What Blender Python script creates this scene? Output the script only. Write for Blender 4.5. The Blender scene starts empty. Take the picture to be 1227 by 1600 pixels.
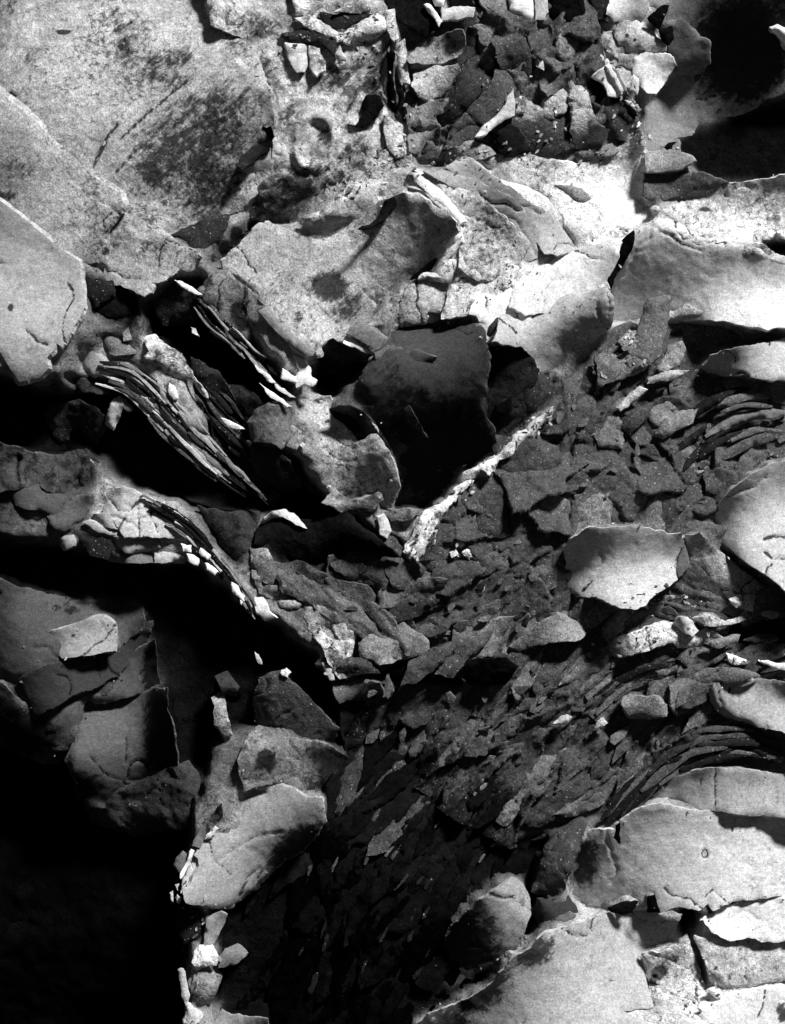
import bpy, math, random
import numpy as np
from mathutils import Vector
from mathutils.geometry import delaunay_2d_cdt

random.seed(7)
RNG = np.random.default_rng(7)
SC = bpy.context.scene
COL = SC.collection

# ------------------------------------------------------------------ camera, sky, sun, exposure
# One unit of drawing = 1 mm on the rock.  X right, Z up, the face looks towards -Y.
CX, CY, CZ = 613.5, 800.0, 1.45
DIST = 5.0
cam_d = bpy.data.cameras.new('camera')
cam = bpy.data.objects.new('camera', cam_d); COL.objects.link(cam)
cam.location = (0, -DIST, CZ); cam.rotation_euler = (math.radians(90), 0, 0)
cam_d.sensor_fit = 'VERTICAL'; cam_d.sensor_height = 36.0
cam_d.lens = 36.0 * DIST / 1.6
cam_d.clip_start = 0.1; cam_d.clip_end = 200
SC.camera = cam

ELEV, AZ = math.radians(36), math.radians(30)      # sun above the plane of the face; clockwise from straight up
LX, LZ, LY = math.cos(ELEV)*math.sin(AZ), math.cos(ELEV)*math.cos(AZ), -math.sin(ELEV)
L = Vector((LX, LY, LZ))
SUN = 5.0
sun_d = bpy.data.lights.new('sun', 'SUN'); sun_d.energy = SUN; sun_d.angle = math.radians(9)          # the photograph's shadows have wide soft edges
sun_d.color = (1.0, 1.0, 1.0)
sun = bpy.data.objects.new('sun', sun_d); COL.objects.link(sun)
sun.rotation_euler = L.to_track_quat('Z', 'Y').to_euler(); sun.location = (2, -3, 5)

world = bpy.data.worlds.new('World'); SC.world = world; world.use_nodes = True
wn, wl = world.node_tree.nodes, world.node_tree.links
wn.clear()
sky = wn.new('ShaderNodeTexSky'); sky.sky_type = 'NISHITA'; sky.sun_disc = False
sky.sun_elevation = math.asin(LZ); sky.sun_rotation = math.atan2(LX, LY)
sky.air_density = 0.2; sky.dust_density = 0.0; sky.ozone_density = 4.0
bw = wn.new('ShaderNodeSeparateColor')              # black and white film behind a red filter: a grey, dark sky
bg = wn.new('ShaderNodeBackground'); bg.inputs['Strength'].default_value = 0.05
wo = wn.new('ShaderNodeOutputWorld')
wl.new(sky.outputs[0], bw.inputs[0]); wl.new(bw.outputs[0], bg.inputs[0]); wl.new(bg.outputs[0], wo.inputs[0])
vs = SC.view_settings
vs.view_transform = 'Standard'; vs.look = 'None'; vs.gamma = 1.0; vs.exposure = 0.45; vs.use_curve_mapping = False

# ------------------------------------------------------------------ numbers
def lin(t):
    c = np.asarray(t, float)/255.0
    return np.where(c <= 0.04045, c/12.92, ((c+0.055)/1.055)**2.4)
EXP = 2**0.45*.79                                    # exposure, and what the specks take away
K = SUN/math.pi*EXP
AMB = 0.05*EXP                                           # what the sky adds on a flat face
FLAT = math.sin(ELEV)

def hash2(ix, iy, seed):
    h = (ix.astype(np.int64)*374761393 + iy.astype(np.int64)*668265263 + seed*974634777) & 0xffffffff
    h = ((h ^ (h >> 13))*1274126177) & 0xffffffff
    return ((h ^ (h >> 16)) & 0xffff)/65535.0
def vnoise(x, y, seed):
    ix, iy = np.floor(x), np.floor(y); fx, fy = x-ix, y-iy
    fx = fx*fx*fx*(fx*(fx*6-15)+10); fy = fy*fy*fy*(fy*(fy*6-15)+10)
    a, b = hash2(ix, iy, seed), hash2(ix+1, iy, seed)
    c, d = hash2(ix, iy+1, seed), hash2(ix+1, iy+1, seed)
    return (a+(b-a)*fx+(c-a)*fy+(a-b-c+d)*fx*fy)*2-1
def fbm(x, y, scale, seed, octs=4, gain=0.5):
    x = np.asarray(x, float)/scale; y = np.asarray(y, float)/scale
    s = np.zeros_like(x); a = 1.0
    for k in range(octs):
        c, n = math.cos(k*1.1+.3), math.sin(k*1.1+.3)
        s += a*vnoise((x*c-y*n)*2**k+17.3*k, (x*n+y*c)*2**k-9.1*k, seed+k*13); a *= gain
    return s
def inside(px, py, poly):
    r = np.zeros(px.shape, bool); n = len(poly); j = n-1
    for i in range(n):
        xi, yi = poly[i]; xj, yj = poly[j]
        if yi != yj:
            r ^= ((yi > py) != (yj > py)) & (px < (xj-xi)*(py-yi)/(yj-yi)+xi)
        j = i
    return r
def segdist(px, py, pts, closed=True):
    pts = np.asarray(pts, float)
    a = pts if closed else pts[:-1]; b = np.roll(pts, -1, 0) if closed else pts[1:]
    best = np.full(px.shape, 1e9)
    for (ax, ay), (bx, by) in zip(a, b):
        dx, dy = bx-ax, by-ay; q = dx*dx+dy*dy+1e-9
        t = np.clip(((px-ax)*dx+(py-ay)*dy)/q, 0, 1)
        best = np.minimum(best, (px-ax-t*dx)**2+(py-ay-t*dy)**2)
    return np.sqrt(best)
def jagged(poly, step, amp, seed):
    """outline re-cut at an even step with a broken, fractal edge"""
    poly = np.asarray(poly, float); out = []; s = 0.0
    nxt = np.roll(poly, -1, 0)
    for (a, b) in zip(poly, nxt):
        d = b-a; l = math.hypot(*d); n = max(1, int(round(l/step)))
        nr = np.array([-d[1], d[0]])/(l+1e-9)
        for k in range(n):
            t = k/n; u = s+l*t
            w = amp*(math.sin(math.pi*min(1, max(0, t)))*.6+.4)
            f = float(fbm(np.array([u]), np.array([seed*7.7]), 26, seed, 2)[0])*.75 + float(fbm(np.array([u]), np.array([3.3]), 7, seed+5, 2)[0])*.42
            out.append(a+d*t+nr*w*f)
        s += l
    return np.array(out)

def tone_at(px, py, tones):
    if not isinstance(tones, (list, tuple)): return np.full(px.shape, float(tones))
    T = np.asarray(tones, float)
    w = np.zeros(px.shape); v = np.zeros(px.shape)
    for x, y, t in T:
        k = 1.0/((px-x)**2+(py-y)**2+60.0)**1.6
        w += k; v += k*t
    return v/w

# ------------------------------------------------------------------ tagging and object helpers
def tag(o, label=None, cat=None, group=None, kind=None):
    if label: o['label'] = label
    if cat: o['category'] = cat
    if group: o['group'] = group
    if kind: o['kind'] = kind
    return o
def W(x, y, h): return ((x-CX)/1000.0, -h/1000.0, (CY-y)/1000.0+CZ)
def WA(x, y, h): return np.stack([(x-CX)/1000.0, -h/1000.0, (CY-y)/1000.0+CZ], 1)
def link(name, me, mat, parent=None, loc=(0, 0, 0)):
    o = bpy.data.objects.new(name, me); COL.objects.link(o)
    if mat and not me.materials: me.materials.append(mat)
    o.location = loc
    if parent:
        o.parent = parent; o.location = Vector(loc)-parent.matrix_basis.translation
    return o

# ------------------------------------------------------------------ materials: colour, grain, specks, dirt and painted shade, fine relief
def material(name, speck=0.5, speck_scale=60, mott=0.25, mott_scale=9, fibre=0.0, grain=0.25, grain_scale=520,
             bump=0.6, bump_scale=140, glint=0.0, rough=0.85, spec=0.12, stain_shade_k=0.10, sp_lo=.585, tint=False):
    m = bpy.data.materials.new(name); m.use_nodes = True
    n, l = m.node_tree.nodes, m.node_tree.links; n.clear()
    out = n.new('ShaderNodeOutputMaterial'); p = n.new('ShaderNodeBsdfPrincipled')
    l.new(p.outputs[0], out.inputs[0])
    p.inputs['Roughness'].default_value = rough; p.inputs['Specular IOR Level'].default_value = spec
    tc = n.new('ShaderNodeTexCoord'); oi = n.new('ShaderNodeObjectInfo')
    off = n.new('ShaderNodeVectorMath'); off.operation = 'MULTIPLY_ADD'
    cmb = n.new('ShaderNodeCombineXYZ')
    for i in range(3): l.new(oi.outputs['Random'], cmb.inputs[i])
    off.inputs[1].default_value = (7.3, 5.1, 9.7); l.new(cmb.outputs[0], off.inputs[0]); l.new(tc.outputs['Object'], off.inputs[2])
    V = off.outputs[0]
    def M(op, a, b=None, c=None, clamp=False):
        q = n.new('ShaderNodeMath'); q.operation = op; q.use_clamp = clamp
        for i, v in enumerate((a, b, c)):
            if v is None: continue
            if isinstance(v, (int, float)): q.inputs[i].default_value = v
            else: l.new(v, q.inputs[i])
        return q.outputs[0]
    def N(scale, detail=4, rough_=0.6, dist=0.0, vec=None):
        q = n.new('ShaderNodeTexNoise'); q.inputs['Scale'].default_value = scale; q.inputs['Detail'].default_value = detail
        q.inputs['Roughness'].default_value = rough_; q.inputs['Distortion'].default_value = dist
        l.new(vec or V, q.inputs['Vector']); return q.outputs['Fac']
    def X(v):                                       # spread the noise over its whole range
        q = n.new('ShaderNodeMapRange'); q.inputs[1].default_value = .3; q.inputs[2].default_value = .7; l.new(v, q.inputs[0]); return q.outputs[0]
    def R(v, a, b, lo=0.0, hi=1.0):
        q = n.new('ShaderNodeMapRange'); q.interpolation_type = 'SMOOTHSTEP'
        for i, x in enumerate((a, b, lo, hi)): q.inputs[1+i].default_value = x
        l.new(v, q.inputs[0]); return q.outputs[0]
    def A(name_, kind):
        q = n.new('ShaderNodeAttribute'); q.attribute_name = name_; q.attribute_type = kind; return q.outputs['Fac']
    alb = A('tint', 'GEOMETRY') if tint else A('albedo', 'OBJECT')
    # broad mottling
    f = M('MULTIPLY_ADD', X(N(mott_scale, 7, .66, .6)), 2*mott, 1-mott)
    f = M('MULTIPLY', f, M('MULTIPLY_ADD', X(N(mott_scale*5, 6, .7, .3)), 1.3*mott, 1-.65*mott))
    # grain of the stone, two sizes
    f = M('MULTIPLY', f, M('MULTIPLY_ADD', X(N(grain_scale, 2, .7)), 2*grain, 1-grain))
    f = M('MULTIPLY', f, M('MULTIPLY_ADD', X(N(grain_scale*.4, 3, .75)), 1.4*grain, 1-.7*grain))
    if fibre:
        mp = n.new('ShaderNodeMapping'); mp.inputs['Scale'].default_value = (60, 60, 420); mp.inputs['Rotation'].default_value = (0, .35, 0)
        l.new(V, mp.inputs['Vector'])
        f = M('MULTIPLY', f, M('MULTIPLY_ADD', X(N(1.0, 5, .7, 1.2, mp.outputs[0])), 2*fibre, 1-fibre))
    # dark specks: sparse, in drifts
    nz = N(speck_scale, 7, .72, .3); drift = N(mott_scale*.8, 3, .5)
    sp = R(M('ADD', nz, M('MULTIPLY_ADD', drift, .5, -.25)), sp_lo, sp_lo+.12)
    f = M('MULTIPLY', f, M('MULTIPLY_ADD', sp, -speck*.8, 1.0))
    # sooty smears, dirt and painted-in shade, their edges broken up by noise
    st = A('stain_shade', 'GEOMETRY')
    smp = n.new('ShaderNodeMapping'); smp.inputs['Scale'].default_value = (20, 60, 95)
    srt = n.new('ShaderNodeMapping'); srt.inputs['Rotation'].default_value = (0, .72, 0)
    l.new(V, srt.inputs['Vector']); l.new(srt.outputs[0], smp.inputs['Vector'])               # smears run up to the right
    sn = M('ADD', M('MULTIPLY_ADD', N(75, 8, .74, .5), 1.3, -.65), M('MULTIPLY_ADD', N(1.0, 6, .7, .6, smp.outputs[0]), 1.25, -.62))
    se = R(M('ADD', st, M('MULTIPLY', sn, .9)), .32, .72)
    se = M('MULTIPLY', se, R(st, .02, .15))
    f = M('MULTIPLY', f, M('MULTIPLY_ADD', se, -(1-stain_shade_k), 1.0))
    # fresh broken edges are paler
    ed = A('edge', 'GEOMETRY')
    f = M('MULTIPLY', f, M('MULTIPLY_ADD', M('MULTIPLY', ed, X(N(60, 4, .6))), .38, 1.0))
    val = M('MULTIPLY', f, alb)
    if glint:
        g = R(N(300, 1, .5), .69, .76); val = M('ADD', val, M('MULTIPLY', g, glint))  # sparkle painted as pale dots in the base colour
    val = M('MINIMUM', val, .86)
    rgb = n.new('ShaderNodeCombineColor')
    for i in range(3): l.new(val, rgb.inputs[i])
    l.new(rgb.outputs[0], p.inputs['Base Color'])
    b1 = n.new('ShaderNodeBump'); b1.inputs['Strength'].default_value = 1.0; b1.inputs['Distance'].default_value = bump/1000.0
    hgt = M('MULTIPLY_ADD', N(bump_scale*3.2, 3, .65), .35, N(bump_scale, 6, .68, .4))
    hgt = M('MULTIPLY_ADD', sp, -.25, hgt)
    l.new(hgt, b1.inputs['Height']); l.new(b1.outputs[0], p.inputs['Normal'])
    return m
MAT = dict(
    paper=material('pale_fibrous_stone', speck=.45, fibre=.2, mott=.17, bump=.9, bump_scale=110, grain=.32, grain_scale=430, sp_lo=.61),
    speck=material('speckled_pale_stone', speck=.9, speck_scale=120, mott=.42, bump=2.4, bump_scale=90, grain=.5, grain_scale=400, sp_lo=.545),
    grit=material('gritty_dark_stone', speck=.6, speck_scale=90, mott=.36, bump=2.3, bump_scale=120, grain=.55, glint=.26, grain_scale=400),
    black_stone=material('black_stone_and_shade', speck=.5, mott=.5, bump=3.0, bump_scale=100, grain=.5, glint=.001, rough=1.0, spec=.0),  # near-black stone, used too for sheets standing in for shade
    base=material('rock_face_stone', speck=.8, speck_scale=60, mott=.5, mott_scale=14, bump=4.0, bump_scale=80, grain=.45, grain_scale=400, sp_lo=.56, spec=.01, tint=True),
    crust=material('crusty_pale_stone', speck=1.0, speck_scale=48, mott=.55, mott_scale=18, bump=5.5, bump_scale=60, grain=.42, grain_scale=400, sp_lo=.54),
)

# ------------------------------------------------------------------ sheets of stone
GS = 6.0; GX0, GY0 = -160.0, -160.0
GW, GH = int(1560/GS), int(1930/GS)
HX, HY = np.meshgrid(GX0+GS*np.arange(GW), GY0+GS*np.arange(GH))
HMAP = np.full((GH, GW), -999.0); TMAP = np.zeros((GH, GW))
LOG = []; RIMS = []
def hmap_at(x, y):
    i = np.clip(((np.asarray(x)-GX0)/GS).round().astype(int), 0, GW-1); j = np.clip(((np.asarray(y)-GY0)/GS).round().astype(int), 0, GH-1)
    return HMAP[j, i]

def surface(poly, tones, alb, deg, amp, seed):
    """bend of a sheet: the slope of each place follows how much of the sun it takes"""
    poly = np.asarray(poly, float)
    x0, y0 = poly.min(0); x1, y1 = poly.max(0)
    mx, my, hw = (x0+x1)/2, (y0+y1)/2, max(x1-x0, y1-y0)/2
    st = max(3.0, math.sqrt((x1-x0)*(y1-y0)/500.0))
    gx, gy = np.meshgrid(np.arange(x0, x1+.1, st), np.arange(y0, y1+.1, st))
    m = inside(gx, gy, poly); sx, sy = gx[m], gy[m]
    if len(sx) < 6: sx, sy = poly[:, 0], poly[:, 1]
    t = tone_at(sx, sy, tones)
    b = np.clip((lin(t)/alb-AMB)/K, .02, .985)
    th = np.arcsin(b)-ELEV; th = th.mean()+1.5*(th-th.mean())
    s = np.tan(np.clip(th, math.radians(-50), math.radians(44)))
    ex = [(i, j) for i in range(deg+1) for j in range(deg+1-i) if i+j > 0]
    u, v = (sx-mx)/hw, (sy-my)/hw
    dx, dy = -math.sin(AZ), math.cos(AZ)           # downhill away from the sun, in drawing axes (y down)
    A1, A2, A3 = [], [], []
    for i, j in ex:
        du = i*u**max(i-1, 0)*v**j/hw if i else 0*u
        dv = j*u**i*v**max(j-1, 0)/hw if j else 0*u
        A1.append(du*dx+dv*dy); A2.append(du*dy-dv*dx); A3.append(np.array([(i+j)**2*.002/hw]))
    A1, A2 = np.array(A1).T, np.array(A2).T
    A_ = np.vstack([A1, A2*.18, np.diag([(i+j)**2*.02/hw*math.sqrt(len(sx))*.2 for i, j in ex])])
    r_ = np.concatenate([s, 0*s, np.zeros(len(ex))])
    c = np.linalg.lstsq(A_, r_, rcond=None)[0]
    def g(x, y):
        U, Vv = np.clip((x-mx)/hw, -1.02, 1.02), np.clip((y-my)/hw, -1.02, 1.02)
        return sum(ck*U**i*Vv**j for ck, (i, j) in zip(c, ex))
    q = g(sx, sy); rng = np.ptp(q); k = min(1.0, amp/max(rng, 1e-6)); q0 = float(np.mean(q))
    return lambda x, y: (g(x, y)-q0)*k

def sheet(name, poly, tones, mat='paper', label=None, cat='stone sheet', group=None, parent=None, h0=0.0, T=7.0, bev=1.5, jag=3.4,
          sp=None, rough=1.2, rscale=45, deg=None, amp=115, curl=0.0, curlw=14, stains=(), lines=(), bumps=(), rings=(), alb=None, seed=None, gap=2.0,
          q=70, kind='thing', sit=True, register=True, terr=None, cap=None, streak=None, edge_w=1.0, dip=None, detail=None):
    seed = seed if seed is not None else (len(LOG)*31+11)
    poly = np.asarray(poly, float)
    area = abs(sum(poly[i-1][0]*poly[i][1]-poly[i][0]*poly[i-1][1] for i in range(len(poly))))/2
    if sp is None: sp = 3.0 if area < 12000 else (3.4 if area < 60000 else 4.2)
    if deg is None: deg = 2 if not isinstance(tones, (list, tuple)) else min(6, 2+len(tones)//3)
    if area < 1500: jag = min(jag, 2.3); T = min(T, 5)
    gx, gy = np.meshgrid(np.linspace(*poly[:, 0][[poly[:, 0].argmin(), poly[:, 0].argmax()]], 24), np.linspace(poly[:, 1].min(), poly[:, 1].max(), 24))
    m = inside(gx, gy, poly)
    if m.sum() < 3: gx, gy = poly[:, 0], poly[:, 1]; m = np.ones(len(poly), bool)
    tm = tone_at(gx[m], gy[m], tones)
    if alb is None:
        lt = lin(tm)
        alb = float(np.clip(max(lt.mean()/(K*FLAT+AMB), np.percentile(lt, 95)/(K*.97+AMB)), .006, .80))
    g = surface(poly, tones, alb, deg, amp, seed)
    # rest on what lies beneath
    hm = inside(HX, HY, poly); under = HMAP[hm]; gg = g(HX[hm], HY[hm]); on = under > -900
    c = h0
    if sit and on.sum() > 2:
        c = max(h0, float(np.percentile((under-gg)[on], q))+gap)
        if cap is None: cap = 12.0 if area > 4500 else 20.0
        c = min(c, h0+cap)
    if register: HMAP[hm] = gg+c; TMAP[hm] = alb
    LOG.append((name, round(alb, 3), round(c, 1), round(float(np.ptp(gg)) if len(gg) else 0, 1)))
    # triangulate
    ring = jagged(poly, min(sp, 4.0), jag, seed)
    x0, y0 = ring.min(0); x1, y1 = ring.max(0)
    ix, iy = np.meshgrid(np.arange(x0, x1, sp), np.arange(y0, y1, sp*.87))
    ix = ix+(np.arange(ix.shape[0])%2)[:, None]*sp*.5
    r = np.random.default_rng(seed)
    ix = (ix+r.uniform(-.18, .18, ix.shape)*sp).ravel(); iy = (iy+r.uniform(-.18, .18, iy.shape)*sp).ravel()
    k = inside(ix, iy, ring); ix, iy = ix[k], iy[k]
    if len(ix):
        d = segdist(ix, iy, ring); k = d > sp*.55; ix, iy = ix[k], iy[k]
    vin = [Vector(p) for p in ring.tolist()]+[Vector(p) for p in zip(ix.tolist(), iy.tolist())]
    nb = len(ring)
    vo, eo, fo, *_ = delaunay_2d_cdt(vin, [], [list(range(nb))], 1, 1e-4)
    P = np.array([(p.x, p.y) for p in vo]); F = np.array(fo, int)
    a_ = P[F]; cr = (a_[:, 1, 0]-a_[:, 0, 0])*(a_[:, 2, 1]-a_[:, 0, 1])-(a_[:, 1, 1]-a_[:, 0, 1])*(a_[:, 2, 0]-a_[:, 0, 0])
    F[cr > 0] = F[cr > 0][:, ::-1]                 # y runs down: make every face look at the viewer
    x, y = P[:, 0], P[:, 1]
    dist = segdist(x, y, ring)
    h = g(x, y)+c
    h = h+rough*fbm(x, y, rscale, seed, 4, .5)+rough*.35*fbm(x, y, 13, seed+3, 2)
    h = h+curl*np.exp(-dist/curlw)*(.6+.6*fbm(x, y, 60, seed+9, 2))
    if streak:                                     # fine ridges along the lie of the stone
        ca, sa = math.cos(streak[0]), -math.sin(streak[0]); uu, vv = x*ca+y*sa, -x*sa+y*ca
        vv = vv+4*fbm(x, y, 50, seed+61, 2)
        h = h+streak[1]*fbm(uu/streak[2], vv/streak[3], 1.0, seed+62, 3, .6)
    if dip is None: dip = 13.0 if area > 4500 else (8.0 if area > 700 else 3.0)
    if dip:                                        # here and there the rim grows out of the rock behind
        k_ = np.clip(fbm(x, y, 95 if area > 4500 else 40, seed+71, 3)*1.5+.25, 0, 1.3)
        h = h-dip*k_*np.exp(-dist/(14.0 if area > 4500 else 6.0))
    if detail: h = h+detail(x, y)
    if terr is None: terr = (0.5 if mat == 'paper' else 1.4) if area > 3500 else 0.0
    if terr:                                       # thin steps where leaves have split off
        f_ = fbm(x, y, 150 if area > 20000 else 80, seed+31, 4, .45)*2.1+.3*fbm(x, y, 12, seed+32, 2)
        fr = f_-np.floor(f_); h = h+terr*(np.floor(f_)+np.clip((fr-.86)/.14, 0, 1))
    h = h-1.3*np.exp(-dist/2.6)
    stain_shade = np.zeros(len(x))  # one mask for dirt and for shade put into the colour
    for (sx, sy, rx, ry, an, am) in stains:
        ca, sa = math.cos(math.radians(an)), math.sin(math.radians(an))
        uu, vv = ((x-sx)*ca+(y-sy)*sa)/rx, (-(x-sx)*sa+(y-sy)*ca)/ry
        stain_shade = np.maximum(stain_shade, am*np.exp(-(uu*uu+vv*vv)**1.5*.7))
    lines = list(lines)
    if area > 5000 and parent is None and mat != 'black_stone':       # hairline cracks wandering in from the rim
        rc = random.Random(seed+5); RIMS.append(ring)
        for _ in range(rc.randint(2, 4) if area < 25000 else rc.randint(4, 7)):
            p_ = ring[rc.randrange(len(ring))]; ctr = poly.mean(0); an = math.atan2(ctr[1]-p_[1], ctr[0]-p_[0])+rc.uniform(-.9, .9); q_ = [tuple(p_)]
            for _k in range(rc.randint(4, 12)):
                an += rc.gauss(0, .45); q_.append((q_[-1][0]+math.cos(an)*9, q_[-1][1]+math.sin(an)*9))
            lines.append((q_, rc.uniform(1.3, 2.1), rc.uniform(1.5, 3.5), rc.uniform(.35, .95)))
    for (pts, wd, dp, am) in lines:                # cracks and folds: cut into the sheet
        wd = max(wd, sp*.62); dl = segdist(x, y, pts, False)*(1+.2*fbm(x, y, 14, seed+21, 2)); kx = np.exp(-(dl/wd)**2)
        h = h-dp*kx; stain_shade = np.maximum(stain_shade, am*kx)
    for (bx, by, rx, ry, an, am) in bumps:
        ca, sa = math.cos(math.radians(an)), math.sin(math.radians(an))
        uu, vv = ((x-bx)*ca+(y-by)*sa)/rx, (-(x-bx)*sa+(y-by)*ca)/ry
        h = h+am*np.exp(-(uu*uu+vv*vv))
    for (bx, by, rx, ry, wd, am) in rings:
        rr = np.sqrt(((x-bx)/rx)**2+((y-by)/ry)**2)*(1+.08*fbm(x, y, 20, seed+4, 2))
        h = h+am*np.exp(-((rr-1)*min(rx, ry)/wd)**2)
    # rim
    E = np.sort(np.concatenate([F[:, [0, 1]], F[:, [1, 2]], F[:, [2, 0]]]), 1)
    D = np.concatenate([F[:, [0, 1]], F[:, [1, 2]], F[:, [2, 0]]])
    key = E[:, 0]*len(P)+E[:, 1]; _, inv, cnt = np.unique(key, return_inverse=True, return_counts=True)
    be = D[cnt[inv] == 1]
    nx = np.zeros(len(P)); ny = np.zeros(len(P))
    ddx, ddy = x[be[:, 1]]-x[be[:, 0]], y[be[:, 1]]-y[be[:, 0]]
    for s_ in (0, 1): np.add.at(nx, be[:, s_], -ddy); np.add.at(ny, be[:, s_], ddx)
    # outward: away from the faces' side
    bi = np.unique(be); ln = np.hypot(nx, ny)+1e-9; nx, ny = nx/ln, ny/ln
    tx, ty = x[bi[:1]]+nx[bi[:1]]*1.0, y[bi[:1]]+ny[bi[:1]]*1.0
    test = inside(x[bi]+nx[bi]*1.2, y[bi]+ny[bi]*1.2, ring)
    if test.mean() > .5: nx, ny = -nx, -ny
    mp = {int(v): i for i, v in enumerate(bi)}; nbv = len(bi)
    bx_, by_, bh_ = x[bi], y[bi], h[bi]
    j1 = np.clip(.55+.7*fbm(bx_, by_, 11, seed+43, 2), 0, 1.2); j2 = r.uniform(.35, .65, nbv)
    bw_ = bev*np.clip(.8+(.9 if jag > 1.2 else .25)*fbm(bx_, by_, 35, seed+41, 3), .1, 2.2)
    top = WA(x, y, h)
    r0 = WA(bx_, by_, bh_)
    r1 = WA(bx_+nx[bi]*bw_*j1, by_+ny[bi]*bw_*j1, bh_-T*j2)
    r2 = WA(bx_+nx[bi]*bw_, by_+ny[bi]*bw_, bh_-T)
    bfull = np.zeros(len(x)); bfull[bi] = bw_
    bot = WA(x+nx*bfull, y+ny*bfull, h-T)
    n0 = len(x); o1, o2, o3, o4 = n0, n0+nbv, n0+2*nbv, n0+3*nbv
    V = np.vstack([top, r0, r1, r2, bot])
    q0 = np.array([mp[int(v)] for v in be[:, 0]]); q1 = np.array([mp[int(v)] for v in be[:, 1]])
    faces = F.tolist()
    for oa, ob in ((o1, o2), (o2, o3)):
        faces += np.stack([oa+q1, oa+q0, ob+q0, ob+q1], 1).tolist()
    nside = 2*len(be)
    faces += (F[:, ::-1]+o4).tolist()
    org = np.array(W(poly[:, 0].mean(), poly[:, 1].mean(), c-T))
    me = bpy.data.meshes.new(name); me.from_pydata((V-org).tolist(), [], faces)
    sm = np.zeros(len(faces), bool); sm[:len(F)] = True
    me.polygons.foreach_set('use_smooth', sm)
    at = me.attributes.new('stain_shade', 'FLOAT', 'POINT'); sv = np.zeros(len(V)); sv[:n0] = stain_shade; sv[o1:o2] = stain_shade[bi]; sv[o2:o3] = stain_shade[bi]*.6
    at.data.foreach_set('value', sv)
    at = me.attributes.new('edge', 'FLOAT', 'POINT'); ev = np.zeros(len(V)); ev[o1:o4] = edge_w; at.data.foreach_set('value', ev)
    me.update()
    o = link(name, me, MAT[mat], parent, org)
    o['albedo'] = min(.82, alb*{'crust': 1.35, 'speck': 1.12, 'grit': 1.1}.get(mat, 1.0))
    if parent is None: tag(o, label, cat, group, kind)
    return o

def ribbon_poly(pts, w0, w1, seed):
    """thin leaf of stone along a path, tapered at both ends"""
    pts = np.asarray(pts, float); n = max(5, int(sum(np.hypot(*(pts[i+1]-pts[i])) for i in range(len(pts)-1))/9))
    t = np.linspace(0, 1, n); cum = np.concatenate([[0], np.cumsum(np.hypot(*np.diff(pts, axis=0).T))]); cum /= cum[-1]
    # smooth
    x = np.interp(t, cum, pts[:, 0]); y = np.interp(t, cum, pts[:, 1])
    for _ in range(2):
        x[1:-1] = (x[:-2]+2*x[1:-1]+x[2:])/4; y[1:-1] = (y[:-2]+2*y[1:-1]+y[2:])/4
    dx, dy = np.gradient(x), np.gradient(y); l = np.hypot(dx, dy)+1e-9
    nx, ny = -dy/l, dx/l
    w = (w0+(w1-w0)*t)*np.clip(np.sin(math.pi*np.clip(t, .03, .97))**.45, .12, 1)*(1+.35*fbm(t*200, 0*t, 40, seed, 2))/2
    a = np.stack([x+nx*w, y+ny*w], 1); b = np.stack([x-nx*w, y-ny*w], 1)[::-1]
    return np.vstack([a, b])

# ------------------------------------------------------------------ small flakes
def flake_mesh(name, seed, n=11):
    r = random.Random(seed); V = [(0, -.10, 0)]; F = []
    ang = sorted((k+r.uniform(-.33, .33))*2*math.pi/n for k in range(n))
    rad = [r.uniform(.72, 1.1) for _ in ang]
    if r.random() < .7: rad[0] = 1.25
    bow = r.uniform(-.05, .16); tw = r.uniform(-.1, .1)
    def z(x, y): return -(.12-bow*(x*x)-.08*y*y+tw*x*y)
    ctr = [(a, q) for a, q in zip(ang, rad)]
    for s in (.55, 1.0):
        for a, q in ctr:
            qq = q*s if s == 1 else s*(.5+.5*q)
            x, y = math.cos(a)*qq, math.sin(a)*qq
            V.append((x, z(x, y)+r.uniform(-.015, .015), y))
    for a, q in ctr: V.append((math.cos(a)*q, z(math.cos(a)*q, math.sin(a)*q), math.sin(a)*q))   # sharp rim
    for a, q in ctr:
        x, y = math.cos(a)*q*1.03, math.sin(a)*q*1.03; V.append((x, z(x, y)+.20, y))
    for k in range(n):
        j = (k+1) % n
        F += [(0, 1+k, 1+j), (1+k, 1+n+k, 1+n+j, 1+j), (1+2*n+k, 1+3*n+k, 1+3*n+j, 1+2*n+j)]
    F.append(tuple(1+3*n+k for k in reversed(range(n))))
    me = bpy.data.meshes.new(name); me.from_pydata(V, [], F)
    me.polygons.foreach_set('use_smooth', [i % 3 != 2 and i < 3*n for i in range(len(F))])
    e = me.attributes.new('edge', 'FLOAT', 'POINT'); e.data.foreach_set('value', [0.0]*(1+2*n)+[.8]*(2*n))
    me.update(); return me
def rot_for(ang, theta, phi=0.0):
    """in-plane angle, lean towards (+) or away from (-) the sun, sideways lean"""
    from mathutils import Matrix
    inpl = Matrix.Rotation(-ang, 3, 'Y')
    ax = Vector((math.cos(AZ), 0, -math.sin(AZ)))                 # axis across the sun's direction, in the face
    lean = Matrix.Rotation(theta, 3, ax)
    t = lean @ Vector((0, -1, 0))
    if t.dot(L) < Vector((0, -1, 0)).dot(L) and theta > 0 or (t.dot(L) > Vector((0, -1, 0)).dot(L) and theta < 0):
        lean = Matrix.Rotation(-theta, 3, ax)
    side = Matrix.Rotation(phi, 3, Vector((math.sin(AZ), 0, math.cos(AZ))))
    return side @ lean @ inpl

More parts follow.
